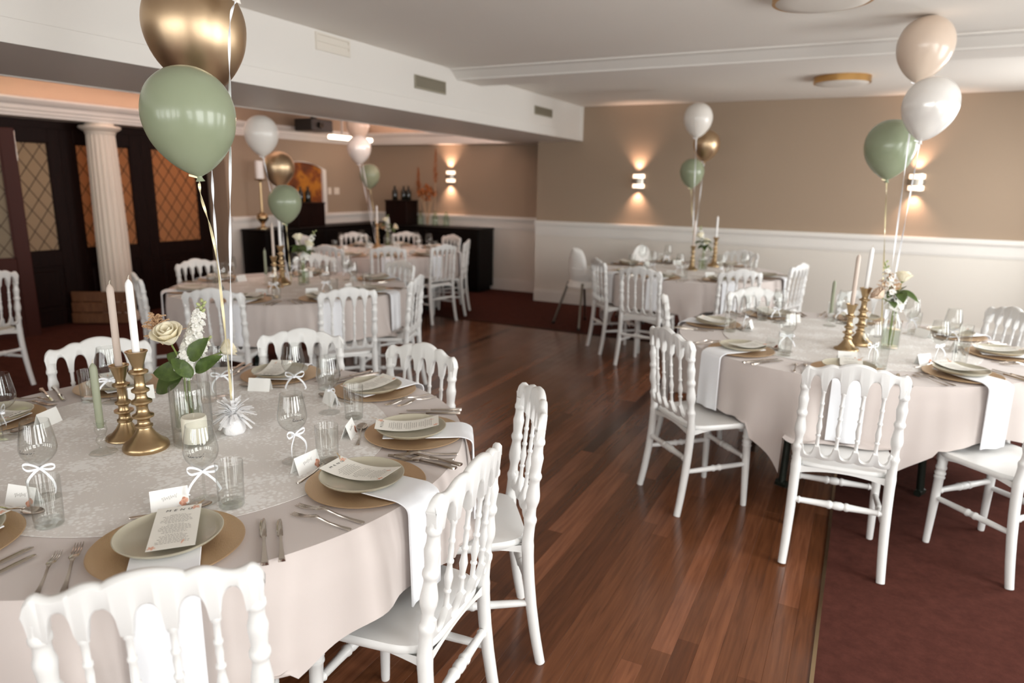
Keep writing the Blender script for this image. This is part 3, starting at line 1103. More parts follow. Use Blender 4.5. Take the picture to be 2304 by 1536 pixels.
lace_me = MB().lathe([(.64, 0), (.655, .0003), (.655, .0014), (.64, .0016), (0, .0016)], 96).mesh('lace_overlay', 'lace', 30)
for i, (key, t) in enumerate(TB.items()):
    c = t['c']
    PT.put((c[0], c[1], .006 if key in ('far',) else 0.0), math.radians(20 * i + (12 if key == 'near' else 0)), 'round folding table with dark metal legs, %s' % t['name'], 'round banquet tables')
    cl = tag(ob('tablecloth', cloth_mesh(1.15 if key != 'right' else 1.17, math.radians(t['corner'] - 45), i + 5, [((q.x - c[0], q.y - c[1]), f_) for q, f_ in (chair_pose(t, j) for j in range(len(t['seats'])) if t['seats'][j][1])], [math.radians(q_[0]) for q_ in t['seats']]), None, (c[0], c[1], 0)),
             'beige square cloth draped in folds over %s' % t['name'], 'tablecloth', 'beige tablecloths')
    lace = tag(ob('lace_overlay', lace_me, None, (c[0], c[1], TZ)), 'round white floral lace overlay on %s' % t['name'], 'lace cloth', 'lace overlays')
ZT = TZ + .0018     # lace top

# ------------------------------------------------------------------ chairs
XS = [-.108, -.036, .036, .108]
XP = .178
yb = lambda x, z: -.188 - .034 * max(0, (z - .45)) / .41 - .022 * (1 - (x / .18) ** 2) * max(0, min(1, (z - .45) / .1))
post_prof_z = [(0, .0165), (0.12, .018), (0.3, .0195), (0.4, .02), (0.435, .021), (0.455, .019), (0.503, .018), (0.5191, .021), (0.5299, .021), (0.5406, .0165), (0.5675, .0155), (0.589, .0215), (0.6105, .0225),
               (0.6427, .0175), (0.6589, .0165), (0.6696, .021), (0.6804, .021), (0.6911, .0165), (0.718, .0185), (0.7395, .0205), (0.7556, .0165), (0.7771, .0155), (0.7847, .0195), (0.7954, .0195), (0.804, .0165), (0.8255, .017)]


def leg_path(sx, z):
    """rear leg + back post centre line"""
    if z < .45:
        u = 1 - z / .45
        return Vector((sx * (XP + .012 * u * u), -.188 - .050 * u ** 1.8, z))
    return Vector((sx * XP, yb(XP, z), z))


ch0 = thing('chair', 'white turned-spindle dining chair', 'chair')
for sx in (-1, 1):
    pr2 = catmull(post_prof_z, 2)
    zz = [0, .04, .08] + [p[0] for p in pr2 if p[0] > .1]
    import bisect
    def rad(z):
        for (z0, r0), (z1, r1) in zip(pr2, pr2[1:]):
            if z0 <= z <= z1:
                return r0 + (r1 - r0) * (z - z0) / max(z1 - z0, 1e-6)
        return .017
    ob('leg', MB().tube([leg_path(sx, z) for z in zz], [rad(z) for z in zz], 14).mesh('leg', 'chair_white'), ch0)
    fp = [(0, .0135), (.03, .0145), (.55, .0185), (.72, .0195), (.73, .023), (.745, .023), (.752, .0195), (.765, .0195), (.772, .023), (.79, .023), (.80, .0195), (.82, .0195), (.83, .023), (.85, .023), (.86, .02), (1, .021)]
    ob('leg', MB().turn((sx * .178, .156, 0), (sx * .168, .145, .44), fp, 14).mesh('leg', 'chair_white'), ch0)
# seat shell
def seat_out(s_, z):
    P = []
    for k in range(40):
        a = 2 * PI * k / 40
        ca, sa = math.cos(a), math.sin(a)
        e_ = .42
        x = (abs(ca) ** e_) * (1 if ca > 0 else -1)
        y = (abs(sa) ** e_) * (1 if sa > 0 else -1)
        w = .198 + .012 * y
        bow = .018 * (1 - x * x) * max(0, y)
        P.append((x * w * s_, (y * .188 - .006 + bow) * s_, z))
    return P


ob('seat', MB().rings([seat_out(.80, .436), seat_out(.97, .428), seat_out(1.0, .436), seat_out(1.0, .446), seat_out(.975, .4545), seat_out(.9, .455), seat_out(.6, .4485), seat_out(.2, .4465)]).mesh('seat', 'chair_white', 50), ch0)
for y0, hw in ((-.185, .165), (.150, .158)):
    ap = MB()
    for k in range(12):
        x0, x1 = -hw + 2 * hw * k / 12, -hw + 2 * hw * (k + 1) / 12
        zb = lambda x: .405 + .022 * (1 - (x / hw) ** 2)
        y_ = y0
        vs = [(x0, y_ - .008, zb(x0)), (x1, y_ - .008, zb(x1)), (x1, y_ - .008, .437), (x0, y_ - .008, .437), (x0, y_ + .008, zb(x0)), (x1, y_ + .008, zb(x1)), (x1, y_ + .008, .437), (x0, y_ + .008, .437)]
        ap.add(vs, [(0, 1, 2, 3), (7, 6, 5, 4), (0, 4, 5, 1)])
    ob('apron', ap.mesh('apron', 'chair_white', 30), ch0)
for sx in (-1, 1):
    sa_ = MB()
    for k in range(12):
        y0, y1 = -.18 + .327 * k / 12, -.18 + .327 * (k + 1) / 12
        zb = lambda y: .408 + .02 * (1 - ((y + .0165) / .1635) ** 2)
        x_ = sx * .174
        vs = [(x_ - .007, y0, zb(y0)), (x_ - .007, y1, zb(y1)), (x_ - .007, y1, .437), (x_ - .007, y0, .437), (x_ + .007, y0, zb(y0)), (x_ + .007, y1, zb(y1)), (x_ + .007, y1, .437), (x_ + .007, y0, .437)]
        sa_.add(vs, [(0, 3, 2, 1), (4, 5, 6, 7), (0, 1, 5, 4)])
    ob('apron', sa_.mesh('apron', 'chair_white', 30), ch0)


def arch(x, hi):
    """0 at posts and spindles, 1 at gap centres"""
    E_ = [-XP + .006] + XS + [XP - .006]
    if x <= E_[0] or x >= E_[-1]:
        return 0
    for a, b_ in zip(E_, E_[1:]):
        if a <= x <= b_:
            c_, hw = (a + b_) / 2, (b_ - a) / 2 - .0105
            u = abs(x - c_) / hw
            return math.sqrt(max(0, 1 - u ** 2.4)) if u < 1 else 0
    return 0


def crest_top(x):
    ax = abs(x)
    if ax < .066:
        z = .893 + .020 * math.cos(ax / .066 * PI / 2) ** .7
    elif ax < .125:
        u = (ax - .066) / .059
        z = .893 + .009 * math.sin(PI * min(1, u * .95 + .05)) - .010 * u
    else:
        u = (ax - .125) / .073
        z = .883 - .008 * math.sin(PI * min(u * 1.5, 1)) * .8
        if u > .60:
            w = (u - .60) / .40
            z -= .045 * (1 - math.sqrt(max(0, 1 - w * w)))
    return z


def rail(mb, xs, zb, zt, th):
    rings = []
    for x in xs:
        b_, t_ = zb(x), zt(x)
        e_ = min(.007, (t_ - b_) * .3)
        y0 = yb(x, (b_ + t_) / 2) - .004
        yt = yb(x, t_) - .004
        yl = yb(x, b_) - .004
        h = th / 2
        rings.append([(x, yl - h + e_ * .8, b_), (x, yl + h - e_ * .8, b_), (x, yl + h, b_ + e_), (x, yt + h, t_ - e_), (x, yt + h - e_, t_), (x, yt - h + e_, t_), (x, yt - h, t_ - e_), (x, yl - h, b_ + e_)])
    mb.rings(rings)
    return mb


xs = [-.198 + .396 * k / 120 for k in range(121)]
cz = lambda x: .784 + .062 * arch(x, 1) if abs(x) < XP - .006 else (.784 if abs(x) < XP + .012 else .784 + .06 * ((abs(x) - XP - .012) / .008))
ob('crest_rail', rail(MB(), xs, cz, crest_top, .026).mesh('crest_rail', 'chair_white', 50), ch0)
xs2 = [-.172 + .344 * k / 110 for k in range(111)]
lz0 = lambda x: .487 - .009 * abs(math.cos(x / .036 * PI / 2)) ** .6
lz1 = lambda x: .548 - .048 * arch(x, 1)
ob('lower_rail', rail(MB(), xs2, lz0, lz1, .02).mesh('lower_rail', 'chair_white', 50), ch0)
sp = [(q_, r_ * .86) for q_, r_ in [(0, .0085), (.02, .011), (.06, .0085), (.18, .008), (.2, .0115), (.215, .0115), (.23, .008), (.30, .011), (.36, .0135), (.44, .0095), (.50, .0075), (.52, .0115), (.54, .0115), (.56, .0075), (.66, .009), (.72, .0075), (.74, .0105), (.76, .0105), (.78, .0075), (.92, .008), (.94, .0115), (.97, .0115), (1, .0115)]]
for x in XS:
    ob('spindle', MB().turn((x, yb(x, .535) - .004, .535), (x, yb(x, .794) - .004, .794), sp, 12).mesh('spindle', 'chair_white'), ch0)
st = [(0, .011), (.06, .012), (.08, .016), (.10, .012), (.28, .0135), (.38, .015), (.40, .018), (.42, .018), (.44, .014), (.47, .0175), (.53, .0175), (.56, .014), (.58, .018), (.60, .018), (.62, .015), (.72, .0135), (.90, .012), (.92, .016), (.94, .012), (1, .011)]
ss = [(0, .010), (.1, .0115), (.3, .013), (.42, .013), (.44, .0165), (.46, .0165), (.48, .013), (.52, .013), (.54, .0165), (.56, .0165), (.58, .013), (.9, .0115), (1, .010)]
zz = .285
ob('stretcher', MB().turn(leg_path(-1, zz), leg_path(1, zz), st, 12).mesh('stretcher', 'chair_white'), ch0)
ob('stretcher', MB().turn((-.172, .150, .255), (.172, .150, .255), st, 12).mesh('stretcher', 'chair_white'), ch0)
for sx in (-1, 1):
    ob('stretcher', MB().turn(leg_path(sx, .225), (sx * .173, .151, .225), ss, 12).mesh('stretcher', 'chair_white'), ch0)
PC = Proto(ch0)
for key, t in TB.items():
    c = t['c']
    for i, (ang, r, off) in enumerate(t['seats']):
        if r is None:
            continue
        p, face = chair_pose(t, i)
        on_carpet = not (WX0 < p.x < WX1 and p.y < WY1)
        lab = ('white spindle-back chair, %s chair anticlockwise from %s, %s' % (ORD[i], ('chair at the legible MENU card' if key == 'near' else t['anchor']), t['name'][4:])) if i else {
            'near': 'white spindle-back chair before the legible MENU card, facing the tassel-weight table',
            'right': 'white chair with one back leg on boards and one on carpet',
            'mid': 'white chair seen edge-on at the table before the column, beside open floor',
            'backR': 'white chair at the high-chair table, standing next to the high chair',
            'far': 'white chair at the sideboard table, nearest the end of the long sideboard'}[key]
        PC.put((p.x, p.y, .0055 if on_carpet else 0), face - PI / 2, lab, 'white spindle-back chairs')
PC.put((-5.78, 2.62, .0055), math.radians(190) - PI / 2, 'white chair turned away from the other tables, near the open mahogany door', 'white spindle-back chairs')

# ------------------------------------------------------------------ high chairs
def high_chair(label, loc, rz):
    h = thing('high_chair', label, 'high chair', loc, rz, 'white high chairs')
    ring = lambda s_, z, yo=0: [(s_ * .165 * math.cos(2 * PI * k / 32), yo + s_ * .15 * math.sin(2 * PI * k / 32), z) for k in range(32)]
    ob('seat_tub', MB().rings([ring(.86, .50), ring(.98, .53), ring(1.08, .62), ring(1.12, .665), ring(1.10, .668), ring(1.02, .62), ring(.9, .54), ring(.3, .53)]).mesh('seat_tub', 'highchair', 50), h)
    rings = []
    for k in range(13):
        u = k / 12
        z = .60 + .295 * u
        w = .152 * math.sqrt(max(.0, 1 - (max(0, u - .25) / .75) ** 2.2)) + .004
        rg = []
        for j in range(11):
            v = -1 + 2 * j / 10
            rg.append((w * v, -.135 - .02 * u + .05 * v * v, z))
        for j in range(10, -1, -1):
            v = -1 + 2 * j / 10
            rg.append((w * v * .97, -.135 - .02 * u + .05 * v * v - .016, z))
        rings.append(rg)
    ob('backrest', MB().rings(rings).mesh('backrest', 'highchair', 60), h)
    ob('apron', MB().rings([ring(1.16, .445), ring(1.2, .455), ring(.98, .52), ring(.8, .52), ring(.8, .46)], cap=False).mesh('apron', 'highchair', 50), h)
    for sx in (-1, 1):
        for sy in (-1, 1):
            l = ob('leg', MB().tube([(sx * .125, sy * .115, .50), (sx * .235, sy * .235, .012)], [.0145, .0125], 12).mesh('leg', 'steel_grey'), h)
            ob('foot_cap', MB().tube([(sx * .233, sy * .233, .024), (sx * .238, sy * .238, 0)], .016, 12).mesh('foot_cap', 'black_plastic'), l)


high_chair('white plastic high chair with steel legs standing clear of the tables', (-2.78, 7.28, .0055), math.radians(-30))
high_chair('white plastic high chair tucked behind the high-chair table, only its back showing', (-2.27, 8.04, .0055), math.radians(-120))

# ------------------------------------------------------------------ tableware prototypes (local +x = away from table centre, +y = sitter's right)
ch = thing('charger_plate', 'gold charger', 'charger plate')
ob('disc', MB().lathe([(0, .0), (.10, .0), (.155, .004), (.164, .007), (.166, .009), (.164, .0105), (.15, .009), (.115, .006), (.108, .0045), (0, .0045)], 72).mesh('disc', 'charger'), ch)
PCH = Proto(ch)
pl = thing('dinner_plate', 'sage plate', 'plate')
ob('plate', MB().lathe([(0, .001), (.085, .001), (.098, .003), (.110, .010), (.117, .017), (.1175, .0185), (.115, .019), (.108, .0125), (.096, .0075), (0, .006)], 72).mesh('plate', 'plate'), pl)
PPL = Proto(pl)


def bent_sheet(L, Wd, z_of, th=.0006, n=16):
    rings = []
    for k in range(n + 1):
        x = -L / 2 + L * k / n
        z = z_of(x)
        rings.append([(x, -Wd / 2, z), (x, Wd / 2, z), (x, Wd / 2, z + th), (x, -Wd / 2, z + th)])
    return MB().rings(rings)


def text_mesh(txt, size, M, mat, name, shear=0):
    cu = bpy.data.curves.new(name, 'FONT')
    cu.body = txt
    cu.size = size
    cu.align_x = 'CENTER'
    cu.shear = shear
    cu.space_character = 1.15
    o = bpy.data.objects.new(name, cu)
    COL.objects.link(o)
    dg = bpy.context.evaluated_depsgraph_get()
    me = bpy.data.meshes.new_from_object(o.evaluated_get(dg))
    bpy.data.objects.remove(o)
    me.transform(M)
    me.materials.clear()
    me.materials.append(MATS[mat])
    return me


def petal2d(mb, cx, cy, ang, L, Wd, z):
    """flat printed petal on a sheet: coordinates (x,y) plus z(x)"""
    ca, sa = math.cos(ang), math.sin(ang)
    P = []
    for k in range(12):
        a = 2 * PI * k / 12
        u = L / 2 * (1 + math.cos(a))
        v = Wd / 2 * math.sin(a) * (.6 + .4 * math.cos(a / 2) ** 2)
        P.append((cx + u * ca - v * sa, cy + u * sa + v * ca))
    vs = [(x, y, z(x)) for x, y in P]
    mb.add(vs, [tuple(range(12))])


def menu_proto(zf, seed):
    rnd = random.Random(seed)
    L, Wd = .21, .099
    me = thing('menu_card', 'menu', 'menu card')
    ob('sheet', bent_sheet(L, Wd, zf).mesh('sheet', 'paper', 60), me)
    tx = MB()
    zt = lambda x: zf(x) + .0009
    k = 0
    x = -L / 2 + .045
    while x < L / 2 - .018:
        if k % 7 == 0:
            w = rnd.uniform(.016, .022)
        else:
            w = rnd.uniform(.024, .036)
        y = -w
        while y < w:
            ww = rnd.uniform(.003, .008)
            y1 = min(y + ww, w)
            tx.add([(x, y, zt(x)), (x, y1, zt(x)), (x + .0017, y1, zt(x + .0017)), (x + .0017, y, zt(x + .0017))], [(0, 1, 2, 3)])
            y = y1 + .0018
        x += .0066 if k % 7 != 6 else .010
        k += 1
    ob('printed_lines', tx.mesh('printed_lines', 'ink', 0), me)
    # heading reads for the sitter: up = towards table centre (-x), right = +y
    M = Matrix.Translation((-L / 2 + .026, 0, zf(-L / 2 + .02) + .0014)) @ Matrix(((0, -1, 0, 0), (1, 0, 0, 0), (0, 0, 1, 0), (0, 0, 0, 1)))
    ob('menu_heading', text_mesh('M E N U', .0145, M, 'ink_dark', 'menu_heading', .2), me)
    fm, fb, fd, fe = MB(), MB(), MB(), MB()
    for a in range(5):
        petal2d(fm, -L / 2 + .016, Wd / 2 - .013, 1.2 + a * 1.15, .011, .007, lambda x: zf(x) + .0010)
        petal2d(fb, L / 2 - .010, -Wd / 2 + .010, .3 + a * 1.2, .009, .006, lambda x: zf(x) + .0010)
    petal2d(fd, -L / 2 + .004, Wd / 2 - .010, 2.6, .03, .0035, lambda x: zf(x) + .0012)
    petal2d(fd, -L / 2 + .008, Wd / 2 - .018, 2.2, .022, .003, lambda x: zf(x) + .0012)
    petal2d(fe, L / 2 - .014, Wd / 2 - .03, 2.9, .02, .005, lambda x: zf(x) + .0011)
    ob('printed_flower', fm.mesh('printed_flower', 'peach', 0), me)
    ob('printed_blossom', fb.mesh('printed_blossom', 'peach', 0), me)
    ob('printed_leaf', fe.mesh('printed_leaf', 'peach', 0), me)
    ob('printed_sprig', fd.mesh('printed_sprig', 'gold_print', 0), me)
    return Proto(me)


PM = [menu_proto(lambda x: .0202 + .0005 * x, 1), menu_proto(lambda x: .0215 - .009 * math.cos(x / .105 * PI / 2) + .004 * x / .1 + (.006 if x < 0 else .006) * (x / .105) ** 2, 2)]

# napkin: folded strip under the plate, falling over the table edge
def napkin_mesh():
    rings = []
    hw = .072
    path = [(-.10, .0112), (-.04, .0112), (.04, .0115), (.08, .0118), (.12, .0125), (.15, .013), (.166, .0105), (.182, .004), (.19, -.005), (.193, -.02), (.194, -.06), (.196, -.13), (.198, -.21), (.199, -.27), (.199, -.28)]
    for q, (x, z) in enumerate(catmull(path, 3)):
        w = hw
        wob = .006 * max(0, (-z) / .28)
        rg = []
        for j in range(9):
            v = -1 + 2 * j / 8
            rg.append((x + wob * math.sin(v * 4.2 + 1), v * w, z))
        # thickness offset along local normal (up on top, outward when hanging)
        nx, nz = (0, .0028) if z > .004 else (.005, 0)
        for j in range(8, -1, -1):
            v = -1 + 2 * j / 8
            rg.append((x + nx + wob * math.sin(v * 4.2 + 1), v * w * .985, z + nz))
        rings.append(rg)
    return MB().rings(rings).mesh('napkin', 'napkin', 45)


NAP = napkin_mesh()


def solid(samples, th, n_mid=0):
    """samples: (x, y0, y1, z) -> flat bar following z"""
    return MB().rings([[(x, a, z), (x, b_, z), (x, b_ - (b_ - a) * .12, z + th), (x, a + (b_ - a) * .12, z + th)] for x, a, b_, z in samples])


def cutlery_fork(L, name):
    # x: -L/2 = tines (towards centre) .. +L/2 handle end
    s = L / .205
    mb = MB()
    hs = [(-.035, .0105), (-.028, .0105), (-.018, .009), (-.010, .0055), (0, .003), (.03, .0032), (.07, .0048), (.095, .0068), (.101, .0068), (.1045, .004)]
    zs = lambda x: .0012 + (.011 * max(0, 1 - abs(x + .012) / .06) ** 1.2 if x < .048 else 0)
    mb = solid([(x * s, -w * s, w * s, zs(x)) for x, w in hs], .0022)
    for k in range(4):
        yc = (-.0078 + .0052 * k)
        sm = [(-.1, yc - .0006, yc + .0006, .0016), (-.085, yc - .0012, yc + .0012, .0006), (-.06, yc - .0015, yc + .0015, .0022), (-.0345, yc - .0018, yc + .0018, zs(-.0345))]
        mb2 = solid([(x * s, a * s, b_ * s, z) for x, a, b_, z in sm], .0018)
        mb.add(mb2.v, mb2.f)
    return mb.mesh(name, 'steel', 50)


def cutlery_knife(L, name):
    s = L / .225
    bl = [(-.1125, .0005, .003), (-.108, -.006, .005), (-.095, -.009, .006), (-.06, -.0095, .0065), (-.02, -.0085, .0062), (-.015, -.0045, .0045)]
    mb = solid([(x * s, a * s, b_ * s, .002) for x, a, b_ in bl], .0018)
    hd = [(-.015, .0045, .001), (-.008, .0048, .0005), (0, .004, .0008), (.05, .0055, .0006), (.09, .008, .0003), (.105, .0095, .0002), (.111, .0085, .0004), (.1125, .004, .001)]
    m2 = solid([(x * s, -w * s, w * s, z) for x, w, z in hd], .0062)
    mb.add(m2.v, m2.f)
    return mb.mesh(name, 'steel', 50)


def cutlery_spoon(L, name):
    s = L / .19
    hs = [(-.032, .0035), (-.02, .0028), (.02, .003), (.06, .0045), (.085, .0065), (.0915, .006), (.095, .003)]
    zs = lambda x: .0012 + .009 * max(0, 1 - abs(x + .03) / .05)
    mb = solid([(x * s, -w * s, w * s, zs(x)) for x, w in hs], .0022)
    rings = []
    for q in (1, .8, .55, .25, .02):
        rings.append([(s * (-.062 + q * .033 * math.cos(2 * PI * k / 24)), s * q * .019 * math.sin(2 * PI * k / 24) * (1 + .12 * math.cos(2 * PI * k / 24)),
                       .0008 + .0085 * q * q) for k in range(24)])
    mb.rings(rings, cap=False)
    mb.rings([[(x, y, z + .001) for x, y, z in r_] for r_ in rings], cap=False)
    return mb.mesh(name, 'steel', 50)


FK1, FK2 = cutlery_fork(.215, 'dinner_fork'), cutlery_fork(.185, 'starter_fork')
KN1, KN2 = cutlery_knife(.225, 'dinner_knife'), cutlery_knife(.205, 'starter_knife')
SPN = cutlery_spoon(.19, 'dessert_spoon')

# wine glass with ribbon bow and printed script
wprof = catmull([(.0, .0015), (.034, .0012), (.0355, .0022), (.03, .0036), (.012, .006), (.0055, .011), (.0038, .025), (.0036, .07), (.0042, .085), (.008, .094), (.022, .103), (.036, .118), (.0425, .135), (.0425, .15), (.039, .175), (.0345, .2), (.0322, .214)], 3)
wprof += [(.0316, .2146)] + catmull([(.0312, .2138), (.0336, .2), (.0381, .175), (.0416, .15), (.0416, .136), (.0352, .119), (.021, .1045), (.006, .0965), (0, .096)], 3)
WG = MB().lathe(wprof, 36).mesh('glass_body', 'glass', 70)


def bow_mesh(seed):
    rnd = random.Random(seed)
    mb = MB()
    w = Vector((0, 0, .0032))
    mb.lathe([(.0052, .082), (.0062, .082), (.0062, .089), (.0052, .089), (.0052, .082)], 16)
    for sg in (1, -1):
        tilt = rnd.uniform(-.2, .4)
        P = [(.007, 0, .086), (.010, sg * .014, .094 + tilt * .01), (.012, sg * .03, .096 + tilt * .02), (.012, sg * .037, .090 + tilt * .02), (.011, sg * .028, .084), (.009, sg * .012, .084), (.007, 0, .085)]
        P = catmull(P, 4)
        mb.strip(P, [w] * len(P), .0007)
        e = rnd.uniform(.035, .055)
        Q = catmull([(.007, 0, .086), (.013, sg * .012, .078), (.018, sg * (.02 + .2 * e), .058), (.018, sg * e * .8, .035), (.015, sg * e * .7, .014 + rnd.random() * .02)], 5)
        mb.strip(Q, [Vector((.0005, sg * .0022, .0024))] * len(Q), .0007)
    mb.add(*(lambda q: (q.v, q.f))(MB().bbox(.005, .010, -.0045, .0045, .0815, .0895, .0015)))
    return mb.mesh('ribbon_bow', 'ribbon_white', 60)


# script lettering as single strokes: word on the bowl
STROKES = [  # (polyline in letter units)
    [(0, 0), (.25, 1.25), (.1, 1.15), (.35, 1.35), (.6, 1.2), (.5, .85), (.15, .7), (.35, .35), (.62, 0)],
    [(.62, 0), (.8, .5), (1.0, .45), (1.0, .1), (.8, .05), (.78, .4), (1.05, .4)],
    [(1.05, .4), (1.25, 1.2), (1.35, 1.25), (1.25, .6), (1.2, .1), (1.42, .05), (1.5, .35), (1.3, .42)],
    [(1.45, .3), (1.65, .3), (1.85, .45), (1.75, .52), (1.66, .2), (1.8, .02), (2.0, .2)],
    [(2.0, .2), (2.08, .5), (2.08, .05), (2.25, .5), (2.35, .4), (2.35, .05), (2.5, .2)],
    [(2.5, .2), (2.68, .55), (2.75, .3), (2.72, .05), (2.55, .08), (2.85, .15)],
    [(2.85, .15), (3.1, 1.25), (3.2, 1.2), (2.98, .05), (3.15, .5), (3.28, .4), (3.25, .05), (3.42, .25)],
    [(3.42, .25), (3.6, .5), (3.75, .35), (3.62, .05), (3.48, .2), (3.6, .45), (3.9, .45)],
    [(3.9, .45), (4.2, 1.3), (4.32, 1.2), (4.1, .3), (3.95, -.5), (4.05, -.5), (4.2, .2), (4.4, .35)]]


def script_mesh():
    mb = MB()
    for S in STROKES:
        P = []
        for u, v in catmull(S, 4):
            a = (u - 2.2) * .0092 / .0425 + v * .03
            z = .139 + v * .0066
            r = .0431 - max(0, z - .15) * .14
            P.append((r * math.cos(a), r * math.sin(a), z))
        # tangential stroke width
        mb.strip(P, [Vector((0, 0, .0006)) + Vector((-math.sin(math.atan2(p[1], p[0])), math.cos(math.atan2(p[1], p[0])), 0)) * .0003 for p in P], .0002)
    return mb.mesh('printed_script', 'ink_dark', 0)


SCRIPT = script_mesh()
PWG = []
for sd in (1, 5, 9):
    w = thing('wine_glass', 'wine glass', 'wine glass')
    ob('glass_body', WG, w)
    ob('ribbon_bow', bow_mesh(sd), w)
    ob('printed_script', SCRIPT, w, (0, 0, 0), (0, 0, -.35))
    PWG.append(Proto(w))
tprof = [(0, .001), (.0305, .001), (.0318, .003), (.0322, .02), (.0345, .121), (.0342, .1225), (.0335, .121), (.0312, .02), (.029, .0145), (0, .0135)]
tg = thing('water_glass', 'water glass', 'water glass')
ob('tumbler', MB().lathe(tprof, 32).mesh('tumbler', 'glass', 50), tg)
ob('heavy_base', MB().lathe([(0, .0016), (.029, .0018), (.0302, .004), (.030, .013), (0, .0128)], 32).mesh('heavy_base', 'glass_thick', 50), tg)
PTG = Proto(tg)

# folded place card facing the sitter (+x)
pcd = thing('place_card', 'card', 'place card')
hw, hh, hb = .0445, .05, .018
ob('folded_card', MB().rings([[(hb, y, 0), (0, y, hh), (-hb, y, 0), (-hb + .0006, y, 0), (0, y, hh - .0012), (hb - .0006, y, 0)] for y in (-hw, hw)]).mesh('folded_card', 'card_paper', 0), pcd)
fz = lambda u, v: (hb - hb * v / hh + .0007, u, v)
fm, fdk = MB(), MB()
for k in range(6):
    a = 1.2 + k * .62
    P = []
    cx, cy = hw - .009, .010
    for j in range(10):
        b_ = 2 * PI * j / 10
        u, v = .012 * (1 + math.cos(b_)) / 2 * (1 + .25 * (k % 2)), .0055 * math.sin(b_)
        P.append((cx + u * math.cos(a) - v * math.sin(a), cy + u * math.sin(a) + v * math.cos(a)))
    P = [(min(max(x, -hw), hw), min(max(y, .0005), hh)) for x, y in P]
    (fm if k % 2 == 0 else fdk).add([fz(x, y) for x, y in P], [tuple(range(10))])
ob('printed_flower', fm.mesh('printed_flower', 'peach', 0), pcd)
ob('printed_petals', fdk.mesh('printed_petals', 'peach_dark', 0), pcd)
nm = MB()
P = [fz(-.018 + .036 * k / 40, .026 + .0035 * math.sin(k * 1.15) * (1 + .5 * math.sin(k * .37)) + .00012 * k) for k in range(41)]
nm.strip(P, [Vector((0, 0, .0004))] * len(P), .0002)
ob('handwritten_name', nm.mesh('handwritten_name', 'ink', 0), pcd)
PCD = Proto(pcd)

NCUT = 0
for key, t in TB.items():
    c = t['c']
    rnd = random.Random(len(key) * 3 + 1)
    for i, (ang, r, off) in enumerate(t['seats']):
        th = math.radians(ang)
        ct, sn = math.cos(th), math.sin(th)

        def P(rad_, tan_, z=ZT):
            return (c[0] + rad_ * ct - tan_ * sn, c[1] + rad_ * sn + tan_ * ct, z)
        jit = lambda a: rnd.uniform(-a, a)
        if key == 'near':
            wh = 'place with the legible MENU heading' if i == 0 else '%s place anticlockwise from the legible MENU card' % ORD[i]
            if i == 6:
                wh = 'place beyond the green candle, across from the bare floor'
            if i == 7:
                wh = 'place left of the legible MENU card'
        else:
            wh = '%s, %s' % (('seat of ' + t['anchor']) if i == 0 else ('%s seat anticlockwise from %s' % (ORD[i], t['anchor'])), t['name'][4:])
        z0 = TZ if key != 'near' else TZ
        rc = .742
        zc = ZT
        PCH.put(P(rc, 0, zc), th + jit(.3), 'gold charger plate, %s' % wh, 'gold charger plates')
        PPL.put(P(rc - .012, jit(.008), zc + .0145), th, 'sage grey plate, %s' % wh, 'sage plates')
        tag(ob('napkin', NAP, None, P(rc, .0, zc), (0, 0, th)), 'hanging white napkin, %s' % wh, 'napkin', 'white napkins')
        mk = 0 if (key == 'near' and i in (0, 7)) else 1
        PM[mk].put(P(rc - .025, .012 + jit(.01), zc + .0152), th + (jit(.06) if i or key != 'near' else -.03), ('menu card with legible MENU heading lying across a sage plate' if (key == 'near' and i == 0) else 'cream menu card, %s' % wh), 'menu cards')
        if key != 'far':
            zz = TZ if key != 'near' else TZ
            for me, rr, tt, dz, nm_ in ((FK1, .768, -.187, 0, 'larger fork'), (FK2, .778, -.229, 0, 'smaller fork'), (KN1, .79, .205, 0, 'larger knife'), (KN2, .80, .242, 0, 'smaller knife')):
                a_ = th + jit(.05)
                tag(ob(me.name.split('.')[0], me, None, P(rr + jit(.008), tt, ZT + .0004), (0, 0, a_)), 'steel %s, %s' % (nm_, wh), nm_.split()[1], 'steel cutlery')
            tag(ob('dessert_spoon', SPN, None, P(.562, .0 + jit(.01), ZT + .0004), (0, 0, th - PI / 2 + .08 + jit(.08))), 'steel dessert spoon, %s' % wh, 'spoon', 'steel cutlery')
        PCD.put(P(.525, -.01 + jit(.015), ZT), th + jit(.18), 'folded place card, %s' % wh, 'place cards')
        # rotate glasses so that the script faces the sitter
        pos = {('near', 0): at_z(462, 1127, ZT), ('near', 1): at_z(663, 1037, ZT), ('near', 2): at_z(742, 928, ZT), ('near', 3): at_z(664, 895, ZT), ('near', 7): at_z(102, 1120, ZT), ('near', 6): at_z(15, 985, ZT),
               ('near', 4): at_z(502, 893, ZT), ('near', 5): at_z(253, 905, ZT)}.get((key, i))
        pw = Vector(P(.525 + jit(.02), .085 + jit(.015), ZT)) if pos is None else pos
        rz_ = th + .5 + jit(.5)
        if key == 'near' and i in (0, 1, 7):
            rz_ = math.atan2(-pw.y, -pw.x) + .35 + {0: -.35, 1: .45, 7: -.7}[i]
        PWG[(i + len(key)) % 3].put(tuple(pw), rz_, 'ribbon-tied wine glass, %s' % wh, 'ribboned wine glasses')
        pos = {('near', 0): at_z(522, 1137, ZT), ('near', 1): at_z(738, 1043, ZT), ('near', 2): at_z(797, 940, ZT), ('near', 7): at_z(112, 1180, ZT), ('near', 5): at_z(205, 902, ZT), ('near', 4): at_z(468, 903, ZT)}.get((key, i))
        pw = Vector(P(.60 + jit(.02), .15 + jit(.015), ZT)) if pos is None else pos
        PTG.put(tuple(pw), th, 'clear water glass, %s' % wh, 'water glasses')

